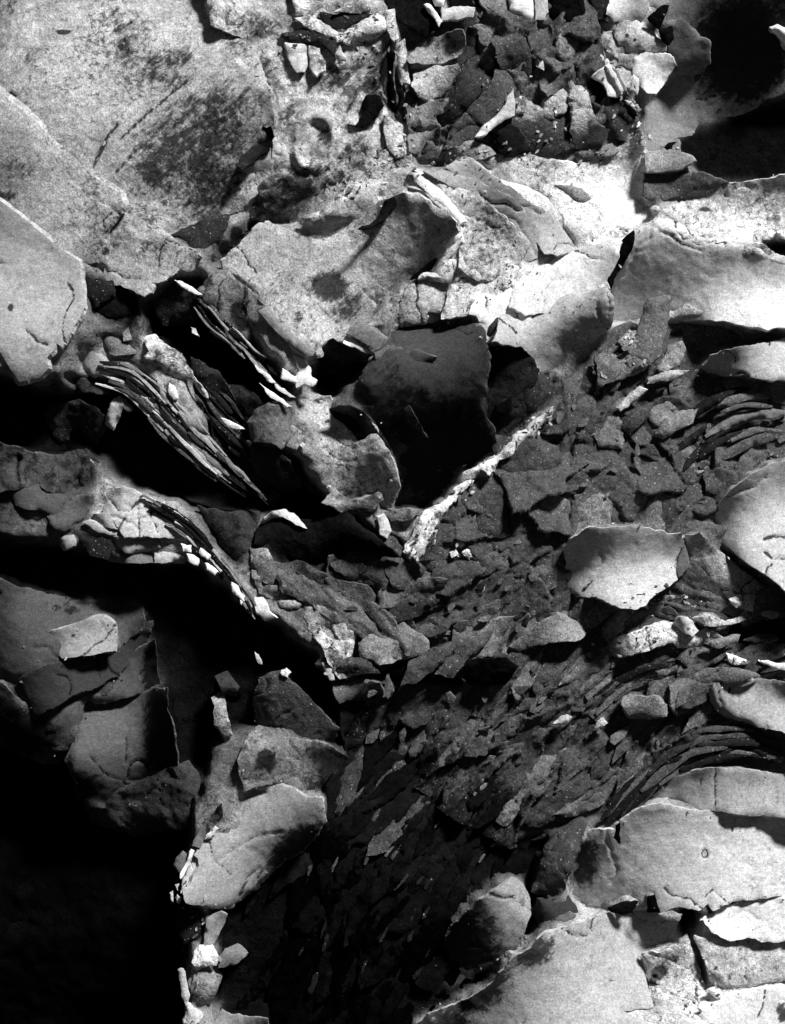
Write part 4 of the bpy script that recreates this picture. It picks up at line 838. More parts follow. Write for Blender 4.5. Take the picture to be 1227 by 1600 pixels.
S('rim_flake', 'crumbling white ridge running down left from the bowl rim to a point',
  [(738,752),(727,766),(708,786),(690,806),(672,836),(655,856),(640,870),(630,862),(640,845),(648,822),(664,798),(690,786),(710,761),(730,750)], [(725,758,215),(695,790,200),(665,815,215),(645,855,190)], 'crust', h0=14, cat='flake', rough=3, gap=8)
Ck([(632,863),(650,842),(666,826),(684,828),(678,850),(656,869),(648,880),(638,872)], [(660,845,165),(640,865,190)], 'crust', h0=10)
Ck([(590,808),(600,804),(611,830),(605,841),(594,835)], 205, h0=4)
Ck([(556,800),(580,792),(592,812),(590,835),(570,820)], [(580,805,110),(570,820,40)], 'crust', h0=-4)
Ck([(600,800),(640,792),(662,796),(640,813),(612,814)], 112, 'crust', h0=2)

# ---- centre left: black boulder with a lit crescent
S('rock_boulder', 'black boulder with a thin lit crescent on top, left of the centre',
  [(395,850),(400,825),(415,806),(430,798),(447,797),(470,812),(500,815),(540,800),(570,825),(600,850),(628,872),(590,866),(550,862),(520,880),(515,930),(470,935),(440,910),(420,870)], [(440,812,30),(500,850,5),(470,900,6),(560,850,5),(430,860,8)], 'black_stone', h0=-14, rough=3, cat='boulder')
Ck([(404,822),(412,808),(425,799),(446,796),(465,809),(479,826),(462,820),(442,808),(425,810),(414,818)], [(410,815,100),(430,803,190),(460,812,235)], h0=2, T=5)
S('rock_clod', 'rough grey clod at the left foot of the black boulder',
  [(393,860),(415,858),(430,885),(439,920),(430,937),(405,926),(394,900)], [(405,880,120),(425,910,100),(405,910,140)], 'crust', h0=-8, rough=4, rscale=18, cat='rock clod')
Ck([(398,930),(412,934),(420,955),(433,965),(415,969),(401,956)], [(410,945,235),(425,962,150)], h0=2)
Ck([(435,940),(460,938),(470,945),(455,952),(440,950)], 120, 'crust', h0=-2)

Ck([(308,790),(350,800),(402,800),(412,848),(395,862),(368,880),(338,850)], [(330,800,40),(380,830,60),(350,850,20)], 'crust', h0=-30)
Ck([(432,882),(470,876),(512,900),(524,944),(500,937),(468,940),(441,926)], [(445,900,75),(480,900,24),(510,930,60)], 'crust', h0=-6)
Ck([(385,690),(425,694),(452,720),(470,760),(440,770),(400,740)], [(400,710,30),(440,730,8)], 'black_stone', h0=-20, alb=.03)
Ck([(335,1060),(352,1052),(372,1075),(366,1090),(345,1084)], [(345,1060,60),(360,1080,30)], 'crust', h0=-30)
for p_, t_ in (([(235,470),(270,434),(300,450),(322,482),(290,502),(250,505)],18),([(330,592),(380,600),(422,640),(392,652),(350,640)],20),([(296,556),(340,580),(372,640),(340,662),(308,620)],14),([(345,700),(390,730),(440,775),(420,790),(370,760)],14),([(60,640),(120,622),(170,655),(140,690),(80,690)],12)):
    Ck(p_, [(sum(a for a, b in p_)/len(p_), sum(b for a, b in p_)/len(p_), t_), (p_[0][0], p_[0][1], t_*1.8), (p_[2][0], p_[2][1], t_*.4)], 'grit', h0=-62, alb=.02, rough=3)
# ---- middle: dark plates above the bed, pale clump
for p_, t_ in (([(516,882),(548,865),(582,864),(622,880),(652,886),(640,900),(610,906),(600,921),(570,911),(545,906)],[(550,880,60),(600,890,50),(630,888,70)]),
               ([(524,905),(546,910),(575,915),(586,930),(592,950),(576,976),(560,986),(540,966),(525,946)],[(545,930,70),(570,950,85),(540,960,100),(585,930,50)]),
               ([(595,910),(640,898),(700,905),(692,931),(632,936),(610,951),(594,950)],[(610,930,90),(650,915,72),(690,915,60),(605,945,120)]),
               ([(560,955),(600,950),(632,938),(690,934),(660,962),(600,978),(575,992)],[(600,965,50),(650,950,48)])):
    Ck(p_, t_, 'grit', h0=0)
S('rock_flake', 'broad pale gritty flake with wavy lower edge over the black band, middle',
  [(560,1005),(575,994),(600,984),(631,972),(646,985),(660,990),(669,1005),(666,1020),(640,1028),(615,1036),(595,1039),(583,1030),(564,1028)], [(580,1015,125),(620,1000,112),(650,1010,118),(600,1030,140)], 'grit', h0=4, T=12, cat='flake', gap=8)
S('rock_flake', 'striped gritty flake slanting up to the right over the black band',
  [(700,1034),(714,1020),(725,1004),(750,985),(780,965),(803,963),(788,990),(777,1015),(770,1026),(735,1029)], [(730,1015,118),(760,995,100),(785,980,90),(760,1020,120)], 'grit', h0=6, T=11, cat='flake', gap=8)
S('rock_clump', 'pale broken clump forming a ridge above the black split at middle left',
  [(486,986),(500,984),(510,996),(531,1000),(520,976),(526,960),(540,968),(556,985),(552,1010),(547,1045),(560,1040),(580,1032),(575,1048),(530,1062),(522,1048),(502,1006)], [(500,992,190),(545,985,170),(535,1030,170),(545,1010,130),(525,1050,150)], 'crust', h0=2, rough=4, cat='rock clump', gap=8)
Ck([(468,940),(500,937),(526,960),(521,981),(500,985),(484,985),(474,965)], [(480,950,130),(510,965,90),(490,980,150)], 'crust', h0=-4)
Ck([(500,1012),(508,1030),(522,1062),(516,1062),(502,1035)], 170, h0=0)
Ck([(520,1066),(560,1062),(595,1066),(600,1085),(560,1090),(530,1100),(520,1080)], [(550,1075,70),(580,1075,40),(535,1068,120)], 'grit', h0=-14)
Ck([(598,1090),(604,1055),(608,1052),(615,1080),(606,1092)], 95, 'grit', h0=-8)
S('shade_band', 'painted shadow band under the pale gritty flakes of the middle',
  [(527,1060),(580,1046),(620,1042),(660,1028),(710,1034),(790,1026),(810,1040),(790,1068),(700,1072),(640,1068),(590,1062)], 4, 'black_stone', h0=0, q=50, gap=0, cat='rock band', T=6)  # black sheet stands in for the shadow under the flakes
S('rock_plate', 'dark cracked plate with sharp corners below the bowl rim',
  [(735,838),(738,810),(745,782),(770,760),(800,754),(830,775),(847,790),(857,810),(832,830),(800,839),(760,842)], [(760,800,62),(800,780,72),(830,800,66),(780,830,56)], 'grit', h0=6, cat='rock plate', gap=7)
for p_ in ([(711,838),(722,832),(729,843),(720,854),(713,848)],[(724,863),(738,857),(744,868),(732,874)],[(702,862),(712,857),(716,866),(706,872)]):
    Ck(p_, 175, 'crust', h0=6, T=3, gap=9, rough=2.5, rscale=8, bev=2)

# ---- right: slabs in the gritty bed
S('rock_plate', 'smooth lens of pale stone below the big white rimmed slab at the right edge',
  [(1098,572),(1110,555),(1150,545),(1227,530),(1256,515),(1256,600),(1227,594),(1180,593),(1150,586),(1120,581)], [(1125,562,50),(1180,572,195),(1220,550,210),(1160,560,140),(1150,582,130),(1300,560,180)], h0=14, T=10, cat='rock plate', gap=14, cap=40, group=G_R)
Ck([(1010,600),(1012,590),(1040,580),(1078,579),(1060,589),(1022,599)], 165, 'grit', dip=4, q=60, h0=6)
Ck([(964,637),(985,616),(1000,604),(1012,609),(990,626),(970,642)], 175, 'grit', dip=4, q=60, h0=6)
Ck([(966,535),(983,516),(1010,518),(1019,545),(1015,562),(985,553)], [(985,530,125),(1005,550,90)], 'grit', dip=4, q=60, h0=4)
Ck([(938,572),(955,550),(984,552),(1000,562),(1011,571),(990,586),(960,593),(941,589)], [(960,565,130),(990,575,95),(955,585,140)], 'grit', dip=4, q=60, h0=2)
Ck([(1028,576),(1045,545),(1065,534),(1071,546),(1061,570),(1040,581)], [(1050,555,140),(1040,572,150)], 'grit', dip=4, q=60, h0=4)
Ck([(972,668),(980,648),(1000,635),(1022,628),(1015,650),(998,668),(985,680)], [(990,655,62),(1010,640,80)], 'grit', dip=4, q=60, h0=4)
Ck([(1024,681),(1035,660),(1060,645),(1092,638),(1082,661),(1060,671),(1036,686)], [(1050,660,140),(1075,648,120),(1035,678,90)], 'grit', dip=4, q=60, h0=6)
S('rock_boulder', 'smooth pale boulder bulging in from the right edge with a folded lower lip',
  [(1256,690),(1227,720),(1200,725),(1170,740),(1140,764),(1122,790),(1115,820),(1122,841),(1140,856),(1155,872),(1180,891),(1200,906),(1227,930),(1256,960)],
  [(1128,810,50),(1135,785,82),(1165,815,188),(1160,775,150),(1200,765,195),(1212,825,230),(1150,848,205),(1188,872,215),(1185,740,120),(1222,735,110),(1140,830,120),(1180,845,150),(1215,895,210),(1300,820,220)],
  'paper', h0=30, T=26, dip=0, bev=0, jag=1.5, deg=6, amp=90, cat='boulder', gap=6, q=96, cap=90, lines=[([(1190,842),(1205,838),(1240,840)],3,4,.9),([(1190,862),(1200,872),(1227,872)],2.5,4,.9),([(1188,898),(1192,886),(1200,880)],2.5,3,.8)], bumps=[(1152,856,16,24,35,6)])
S('rock_plate', 'dim triangular plate below the boulder, narrowing to a bright right tip',
  [(1069,834),(1090,830),(1110,850),(1130,866),(1150,881),(1180,906),(1210,936),(1230,966),(1205,966),(1180,956),(1140,946),(1100,931),(1080,921),(1072,890)],
  [(1090,848,60),(1100,890,92),(1130,888,135),(1175,925,160),(1115,922,62),(1205,952,185),(1160,940,90)], 'grit', h0=-2, cat='rock plate', gap=3, cap=10, stains=[(1120,925,30,12,20,.4)])
Ck([(1138,936),(1150,932),(1161,941),(1150,949)], 205, 'crust', h0=18)
S('rock_plate', 'large smooth plate bright along its scalloped lower edge, right of centre',
  [(880,921),(875,900),(885,880),(880,860),(890,841),(912,826),(950,822),(990,820),(1020,830),(1060,832),(1068,846),(1060,863),(1052,881),(1057,905),(1036,920),(1010,936),(990,950),(965,949),(950,941),(930,931),(905,931)],
  [(895,845,45),(910,870,66),(950,848,76),(1000,858,135),(1045,842,85),(1000,890,185),(968,932,240),(1040,900,218),(900,912,120),(930,918,190),(1000,930,215)],
  'paper', h0=26, T=16, bev=1, amp=80, dip=4, cat='rock plate', gap=12, q=95, cap=80, group=G_R, lines=[([(1068,846),(1060,866),(1054,884),(1058,902)],2,2,.7)], stains=[(975,912,30,3,-3,.4)])
Ck([(1068,850),(1073,870),(1076,885),(1060,901),(1054,886),(1061,866)], 90, h0=18)
S('rock_ledge', 'white irregular ledge with a rounded peg at its right, below the scalloped plate',
  [(940,1021),(960,1000),(1000,985),(1035,970),(1056,975),(1080,990),(1100,985),(1120,988),(1132,1000),(1100,1009),(1060,1012),(1050,1005),(1030,1010),(1010,1016),(970,1026)],
  [(1060,995,240),(1020,990,175),(960,1012,110),(1000,1002,190),(1110,998,150)], 'speck', h0=12, T=9, cat='rock ledge', gap=20, cap=60, stains=[(1000,1008,16,8,0,.5)])
Ck([(1052,976),(1060,963),(1080,969),(1091,985),(1079,993),(1060,983)], [(1058,975,50),(1075,975,190),(1080,988,230)], h0=22, T=8)
Ck([(1082,966),(1105,958),(1132,972),(1160,962),(1190,962),(1140,976),(1100,978)], [(1120,970,205),(1100,968,120)], 'speck', h0=18)
S('shade_band', 'painted shade of a slit running to the right edge above the white crumbs',
  [(1132,990),(1150,975),(1227,962),(1256,955),(1256,1040),(1227,1028),(1180,1022),(1145,1014)], 4, 'black_stone', h0=10, q=60, gap=1, cat='rock band')  # shade of the open slit put in as a black sheet
Ck([(1100,1005),(1125,996),(1155,992),(1145,1003),(1120,1012)], 130, 'speck', h0=20)
Ck([(1134,1020),(1150,1024),(1168,1034),(1150,1037),(1138,1032)], 205, 'crust', h0=20)
Ck([(1183,1032),(1210,1036),(1240,1036),(1240,1050),(1215,1044)], 215, h0=22)
Ck([(1160,1000),(1200,990),(1260,986),(1240,994),(1190,1004)], 60, 'grit', dip=4, q=60, h0=6)
S('rock_plate', 'dark rounded plate wrapped around the left end of the pale log',
  [(1045,1070),(1070,1055),(1110,1045),(1150,1044),(1185,1055),(1150,1064),(1110,1072),(1103,1085),(1108,1106),(1085,1122),(1060,1119),(1047,1102)], [(1075,1062,120),(1060,1095,120),(1092,1090,14),(1130,1050,90),(1080,1115,60)], 'grit', h0=10, amp=60, cat='rock plate', gap=14, cap=40)
S('rock_log', 'pale rounded log of stone lying at the right edge',
  [(1102,1076),(1115,1065),(1150,1060),(1227,1064),(1256,1070),(1256,1180),(1227,1147),(1200,1137),(1150,1126),(1120,1111),(1107,1092)],
  [(1110,1078,40),(1130,1076,170),(1140,1090,196),(1200,1078,110),(1205,1112,200),(1165,1110,175),(1220,1138,185),(1120,1102,56),(1227,1068,60),(1160,1124,90),(1300,1120,180)], 'paper', h0=18, T=18, bev=0, amp=70, cat='rock log', gap=14, cap=40, group=G_R, stains=[(1138,1077,3,6,10,.9)])
S('rock_log', 'small dark log of stone with one lit corner, left of the pale log',
  [(970,1100),(976,1089),(990,1087),(1010,1090),(1030,1087),(1043,1100),(1041,1119),(1010,1121),(985,1121)], [(982,1094,165),(1022,1105,118),(1000,1116,55),(1000,1095,70)], 'grit', h0=14, T=14, cat='rock log', gap=14, cap=40)
S('rock_flake', 'rounded tongue shaped flake left of the white ledge',
  [(798,1011),(830,980),(870,957),(890,964),(911,978),(916,990),(905,999),(870,1001),(840,1006),(812,1019)], [(830,995,95),(862,980,110),(897,985,160),(850,1000,115)], 'grit', h0=14, cat='flake', T=9, gap=8)
Ck([(930,1138),(942,1122),(950,1130),(945,1134)], 170, 'grit', dip=4, q=60, h0=8)
Ck([(865,1130),(885,1116),(894,1120),(886,1130)], 160, 'grit', dip=4, q=60, h0=8)

# ---- bottom right: smooth pale slabs
S('rock_slab', 'long grey streaked slab lying above the biggest bottom right slab',
  [(1015,1250),(1050,1214),(1090,1202),(1150,1199),(1227,1210),(1256,1212),(1256,1285),(1227,1277),(1150,1270),(1100,1265),(1060,1258),(1035,1258)], [(1055,1232,120),(1120,1222,150),(1200,1245,185),(1200,1212,70),(1150,1262,170),(1090,1210,60),(1300,1250,170)], 'paper', h0=4, T=10, cat='rock slab', group=G_R, stains=[(1170,1230,4,22,5,.4),(1215,1240,5,24,5,.4),(1095,1220,3,8,0,.9)], curl=2)
S('rock_slab', 'biggest smooth slab at bottom right with a round black pit, dark at its left end',
  [(888,1382),(893,1340),(905,1312),(930,1295),(962,1294),(968,1280),(1000,1257),(1030,1252),(1080,1264),(1150,1270),(1227,1277),(1256,1282),(1256,1395),(1227,1396),(1200,1401),(1150,1406),(1136,1411),(1112,1420),(1105,1410),(1090,1421),(1060,1416),(1032,1426),(1020,1398),(1010,1413),(985,1412),(960,1426),(935,1433),(915,1429),(895,1410)],
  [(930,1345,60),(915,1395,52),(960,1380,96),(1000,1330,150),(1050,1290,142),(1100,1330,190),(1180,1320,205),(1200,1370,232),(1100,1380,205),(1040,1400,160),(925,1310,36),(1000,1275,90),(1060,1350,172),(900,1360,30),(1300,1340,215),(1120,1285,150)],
  'paper', h0=-4, T=14, bev=1, deg=6, amp=110, cat='rock slab', group=G_R, bumps=[(1101,1334,4,6,0,-9)], stains=[(905,1355,36,58,10,.8),(1101,1334,5,6,0,1.4),(1145,1296,3,4,0,1)], lines=[([(1100,1400),(1112,1388),(1138,1410)],1.6,1.5,.7)])  # left end turned from the sun is darkened by colour too
Ck([(962,1288),(967,1284),(968,1318),(958,1308)], 4, 'black_stone', h0=24, T=3)
S('rock_slab', 'broad pale slab at the bottom edge, fading to black at its left',
  [(770,1530),(800,1490),(850,1452),(895,1440),(940,1430),(975,1420),(1000,1428),(1042,1424),(1064,1440),(1062,1470),(1012,1490),(1003,1502),(1012,1530),(1018,1560),(1022,1576),(970,1578),(1000,1592),(1040,1602),(1050,1720),(620,1720),(650,1610),(700,1582),(745,1552)],
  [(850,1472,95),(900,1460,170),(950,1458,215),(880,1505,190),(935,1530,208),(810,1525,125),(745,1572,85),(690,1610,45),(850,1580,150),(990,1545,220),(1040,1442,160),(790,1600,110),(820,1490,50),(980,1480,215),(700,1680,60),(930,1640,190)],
  'paper', h0=0, sit=False, T=12, bev=1.5, deg=6, amp=190, cat='rock slab', group=G_R, stains=[(957,1532,6,3,0,.7),(820,1590,4,14,20,.6),(735,1545,70,42,-35,.95),(830,1480,46,26,-30,.75),(680,1620,60,50,-35,.9)])  # fade at the left painted in as shade along the rim
S('rock_slab', 'pale cracked slab with a sooty pock, right of the fading bottom slab',
  [(1005,1492),(1030,1490),(1060,1478),(1074,1458),(1085,1490),(1096,1520),(1106,1550),(1117,1562),(1080,1572),(1040,1582),(1022,1577),(1016,1542),(1012,1512)], [(1030,1500,170),(1060,1520,205),(1080,1550,220),(1040,1560,220),(1070,1480,190)], 'speck', h0=-8, cap=6, q=40, group=G_R, cat='rock slab', stains=[(1030,1522,18,13,-15,.85),(1050,1500,20,12,0,.6),(1022,1535,8,8,0,.7)], rings=[(1025,1530,7,7,3,4)])
S('rock_slab', 'pale corner slab meeting the black crevice at bottom right',
  [(1086,1463),(1110,1465),(1140,1471),(1170,1466),(1227,1472),(1256,1480),(1256,1545),(1227,1532),(1180,1541),(1150,1546),(1126,1552),(1113,1541),(1105,1510)], [(1110,1490,170),(1150,1500,195),(1200,1490,190),(1120,1532,160),(1200,1525,160),(1300,1510,200)], 'speck', h0=0, group=G_R, cat='rock slab', stains=[(1140,1520,8,14,0,.5),(1215,1515,6,16,0,.5)])
S('rock_slab', 'white thick lipped slab above the black crevice at bottom right',
  [(1092,1436),(1110,1420),(1136,1411),(1200,1401),(1256,1394),(1256,1480),(1227,1469),(1190,1471),(1170,1463),(1140,1469),(1112,1456),(1100,1442)], [(1120,1450,250),(1180,1420,210),(1200,1455,240),(1220,1420,215),(1150,1460,252),(1300,1430,220)], h0=10, T=14, bev=1, group=G_R, cat='rock slab')
S('rock_slab', 'lowest white slab in the bottom right corner with a beaded crack',
  [(1060,1584),(1110,1568),(1152,1548),(1200,1544),(1227,1536),(1256,1548),(1256,1720),(1125,1720),(1118,1600),(1078,1590)], [(1100,1580,225),(1180,1570,235),(1200,1590,215),(1150,1600,230),(1300,1620,220)], h0=4, T=10, group=G_R, cat='rock slab', lines=[([(1195,1548),(1192,1570),(1184,1590)],2,2,.9)], stains=[(1222,1582,10,16,0,.9)])
S('rock_slab', 'low pale slab at the bottom edge between two dark cracks',
  [(985,1582),(1022,1580),(1050,1590),(1070,1586),(1100,1594),(1122,1604),(1128,1720),(980,1720),(1005,1598)], [(1010,1590,200),(1050,1600,215),(1090,1610,190)], h0=-2, group=G_R, cat='rock slab')
Ck([(1030,1428),(1050,1422),(1066,1428),(1060,1438),(1040,1436)], 150, 'speck', h0=8)
Ck([(1010,1400),(1022,1396),(1030,1424),(1012,1424)], 8, 'black_stone', h0=12, T=4)
Ck([(1083,1408),(1096,1410),(1114,1424),(1100,1428),(1086,1424)], 60, 'crust', h0=-4)
Ck([(1104,1548),(1118,1542),(1130,1552),(1120,1560)], [(1112,1552,220)], 'crust', h0=6)
Ck([(868,1436),(890,1424),(900,1430),(890,1442),(875,1446)], [(885,1434,90)], h0=8)
Ck([(950,1418),(975,1410),(996,1408),(985,1424),(960,1426)], 12, 'black_stone', h0=6)
S('rock_slab', 'dim slab with a rounded lit right end in the bottom middle',
  [(690,1500),(705,1450),(740,1410),(768,1390),(798,1372),(816,1384),(827,1405),(829,1430),(816,1470),(790,1502),(742,1532),(700,1540)], [(800,1398,165),(812,1432,110),(780,1450,96),(750,1492,78),(722,1520,50),(705,1480,10),(742,1430,16),(775,1400,90)], 'paper', h0=-8, T=12, cat='rock slab', alb=.22, stains=[(725,1480,60,60,-30,.9),(760,1440,26,30,0,.6)], lines=[([(765,1392),(785,1400),(805,1400)],3,4,.9)])  # shaded left half painted with dark patches
S('rock_slab', 'dark upright slab left of the biggest bottom right slab',
  [(832,1395),(842,1365),(850,1330),(870,1305),(895,1290),(918,1290),(910,1312),(895,1346),(885,1392),(868,1408),(845,1402)], [(870,1330,66),(850,1370,50),(890,1310,72),(875,1380,22)], 'grit', h0=4, cat='rock slab')
Ck([(840,1405),(870,1412),(890,1404),(905,1428),(880,1438),(850,1446),(830,1430)], [(870,1425,60),(845,1425,20)], h0=-4)

# ------------------------------------------------------------------ stacks of thin leaves seen edge on
def leaf_stack(name, label, cA, cB, n, tones, h, w=(3, 8), seed=1, span=(.25, .6), dark=.35):
    r = random.Random(seed)
    root = bpy.data.objects.new(name, None); COL.objects.link(root)
    cA, cB = np.array(cA, float), np.array(cB, float)
    mid = (cA.mean(0)+cB.mean(0))/2; root.location = W(mid[0], mid[1], h-8); root.empty_display_size = .05
    tag(root, label, 'leaf stack', 'stacks of thin stone leaves')
    def curve(c, t):
        cum = np.concatenate([[0], np.cumsum(np.hypot(*np.diff(c, axis=0).T))]); cum /= cum[-1]
        return np.stack([np.interp(t, cum, c[:, 0]), np.interp(t, cum, c[:, 1])], 1)
    for i in range(n):
        f = (i+.5+r.uniform(-.3, .3))/n
        sl = r.uniform(*span); t0 = r.uniform(-.02, 1-sl)
        t = np.linspace(t0, t0+sl, 8).clip(0, 1)
        p = curve(cA, t)*(1-f)+curve(cB, t)*f
        s_ = r.uniform(0, 900); p[:, 0] += 4*fbm(t*260+s_, 0*t, 45, seed+i, 2); p[:, 1] += 4*fbm(t*260+s_, 0*t+7, 45, seed+i+50, 2)
        isd = r.random() < dark
        tn = r.uniform(10, 30) if isd else r.uniform(*tones)
        ww = r.uniform(*w)
        sheet('leaf', ribbon_poly(p, ww, ww*r.uniform(.5, 1.1), seed*100+i), tn, 'grit' if isd or tn < 100 else 'paper', parent=root, h0=h-6*f+r.uniform(-4, 4), T=4, bev=1.0, jag=.7, sp=3, rough=.5, sit=False, register=False, deg=2, seed=seed*977+i)
    return root
leaf_stack('leaf_stack', 'stack of thin splitting leaves running down right in the left black hollow',
  [(150,556),(205,566),(240,592),(285,640),(345,705),(425,785)], [(150,600),(190,610),(225,645),(270,695),(325,742),(405,800)], 60, (50,200), -6, (1.6,9), 3, (.08,.5), .35)
leaf_stack('leaf_stack', 'fan of thin dark leaves bending down from the white ribbed plate',
  [(208,764),(258,785),(312,828),(362,886),(398,935),(412,975)], [(278,842),(310,866),(340,894),(370,930),(395,970)], 40, (50,200), 10, (1.6,6), 4, (.1,.55), .45)
leaf_stack('leaf_stack', 'dim bundle of broken leaves in the black hollow above the lit boulder crescent',
  [(300,560),(345,610),(395,665),(440,705),(500,770)], [(275,610),(320,665),(370,715),(420,750),(470,790)], 26, (18,70), -34, (2,9), 13, (.1,.5), .4)
leaf_stack('leaf_stack', 'few thin pale leaves along the black split above the grey strip',
  [(312,445),(352,500),(400,545),(430,575)], [(300,480),(340,525),(390,565),(450,625)], 28, (50,170), -4, (1.6,6), 5, (.1,.5), .4)
leaf_stack('leaf_stack', 'curved grey ribs wrapped around the upper left of the pale boulder',
  [(1010,700),(1060,650),(1110,618),(1160,600),(1240,612)], [(1060,800),(1095,755),(1135,715),(1180,690),(1240,690)], 9, (60,130), 4, (7,20), 6, (.25,.6), .3)
leaf_stack('leaf_stack', 'dark arched ribs below the pale log at the right edge',
  [(1000,1215),(1050,1165),(1100,1140),(1160,1135),(1240,1155)], [(1010,1250),(1050,1212),(1100,1192),(1160,1185),(1240,1200)], 12, (35,105), 10, (8,15), 7, (.3,.7), .35)
leaf_stack('leaf_stack', 'thin arched ribs above the small dark log',
  [(900,1120),(950,1070),(1010,1040),(1080,1030),(1140,1032)], [(930,1150),(975,1085),(1030,1060),(1080,1045),(1150,1040)], 9, (45,110), -6, (6,14), 8, (.3,.6), .35)
leaf_stack('leaf_stack', 'bundle of narrow ridges slanting up right, left of the long streaked slab',
  [(930,1290),(970,1235),(1010,1195),(1060,1165)], [(975,1290),(1010,1250),(1040,1218),(1080,1190)], 11, (40,95), 8, (7,13), 9, (.35,.7), .3)

# ------------------------------------------------------------------ the broken flakes of the beds
for sites, par, alb in ((sit_bed, bed, .085), (sit_black, black_stone, .010)):
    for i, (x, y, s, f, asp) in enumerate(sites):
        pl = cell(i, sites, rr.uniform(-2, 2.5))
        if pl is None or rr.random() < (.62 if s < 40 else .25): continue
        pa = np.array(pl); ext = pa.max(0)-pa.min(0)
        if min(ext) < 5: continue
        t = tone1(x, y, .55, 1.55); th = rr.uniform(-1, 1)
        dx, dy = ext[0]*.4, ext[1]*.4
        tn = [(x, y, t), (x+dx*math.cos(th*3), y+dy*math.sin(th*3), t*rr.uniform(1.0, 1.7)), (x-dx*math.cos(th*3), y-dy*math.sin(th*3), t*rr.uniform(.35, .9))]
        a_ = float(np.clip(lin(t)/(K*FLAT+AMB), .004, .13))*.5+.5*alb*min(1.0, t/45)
        if par is black_stone: a_ = min(a_, .0045)
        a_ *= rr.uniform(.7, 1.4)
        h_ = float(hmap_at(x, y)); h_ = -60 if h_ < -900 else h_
        sheet('flake', pl, tn, 'grit' if alb > .05 else 'black_stone', parent=par, h0=h_+rr.uniform(.5, 4.5), T=7, bev=1.2, jag=4.0, sp=3.6, rough=2.0, rscale=22, deg=2, amp=11, dip=7, edge_w=.5, streak=(f, .8 if asp < 1.7 else 1.7, 60, 5), alb=a_, sit=False, register=False, seed=5000+i*3+int(alb*100), terr=1.0)
for k in range(34):                                    # thin slivers paler than the black bed
    x, y = rr.uniform(440, 800), rr.uniform(1235, 1560)
    if not inside(np.array([x]), np.array([y]), BEDP)[0] or any(inside(np.array([x]), np.array([y]), a)[0] for a in AV): continue
    f = flow(x, y)+rr.uniform(-.2, .2); l_ = rr.uniform(7, 17); dx, dy = math.cos(f)*l_, -math.sin(f)*l_
    sheet('sliver', ribbon_poly([(x-dx, y-dy), (x, y), (x+dx, y+dy)], rr.uniform(3, 8), rr.uniform(2, 5), 7000+k), max(18, float(tone_at(np.array([x]), np.array([y]), BT)[0])*rr.uniform(1.5, 3.2)), 'grit', parent=black_stone, h0=float(hmap_at(x, y))+rr.uniform(4, 9), T=5, bev=1, sp=3, deg=2, sit=False, register=False, seed=7100+k, dip=3)
small_f = try_spots(130, 6.5, [], lambda x, y: up(x, y) and y < 1200)
def place(x, y, s, f, r):
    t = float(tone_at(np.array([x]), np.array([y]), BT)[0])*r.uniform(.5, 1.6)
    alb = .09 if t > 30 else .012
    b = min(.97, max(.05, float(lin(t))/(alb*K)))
    th = max(-.5, min(.34, math.asin(b)-ELEV))+r.uniform(-.2, .2)
    R = rot_for(f+r.uniform(-.5, .5), th, r.uniform(-.3, .3))
    h = float(hmap_at(x, y))
    if h < -900: h = -60
    return R, Vector(W(x, y, h+4+s*.3*r.uniform(.2, 1.5))), (s*r.uniform(1.0, 2.0)/1000, s/1000, s*.8/1000), alb
from mathutils import Matrix
r = random.Random(5)
def joined(name, items, mat, alb, parent):
    """many crumbs too small to pick apart, one mesh"""
    V, F, ev, n = [], [], [], 0
    for me, M4 in items:
        co = np.empty(len(me.vertices)*3); me.vertices.foreach_get('co', co); co = co.reshape(-1, 3)
        m = np.array(M4); V.append(co@m[:3, :3].T+m[:3, 3])
        F += [[n+i for i in p.vertices] for p in me.polygons]; n += len(co)
        e = np.empty(len(co)); me.attributes['edge'].data.foreach_get('value', e); ev.append(e)
    V = np.vstack(V); org = np.array(parent.matrix_basis.translation)
    me = bpy.data.meshes.new(name); me.from_pydata((V-org).tolist(), [], F)
    at = me.attributes.new('edge', 'FLOAT', 'POINT'); at.data.foreach_set('value', np.concatenate(ev)); me.update()
    o = bpy.data.objects.new(name, me); COL.objects.link(o); o.parent = parent; me.materials.append(MAT[mat]); o['albedo'] = alb; o['kind'] = 'stuff'
    return o
SM = [flake_mesh('chip', 300+k, 6) for k in range(8)]
lots = {'a': [], 'b': [], 'c': [], 'd': []}
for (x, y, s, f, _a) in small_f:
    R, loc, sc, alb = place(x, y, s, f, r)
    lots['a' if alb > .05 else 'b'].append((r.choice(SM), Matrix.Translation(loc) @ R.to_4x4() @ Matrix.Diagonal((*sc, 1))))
joined('chips', lots['a']+lots['b'], 'grit', .10, bed)
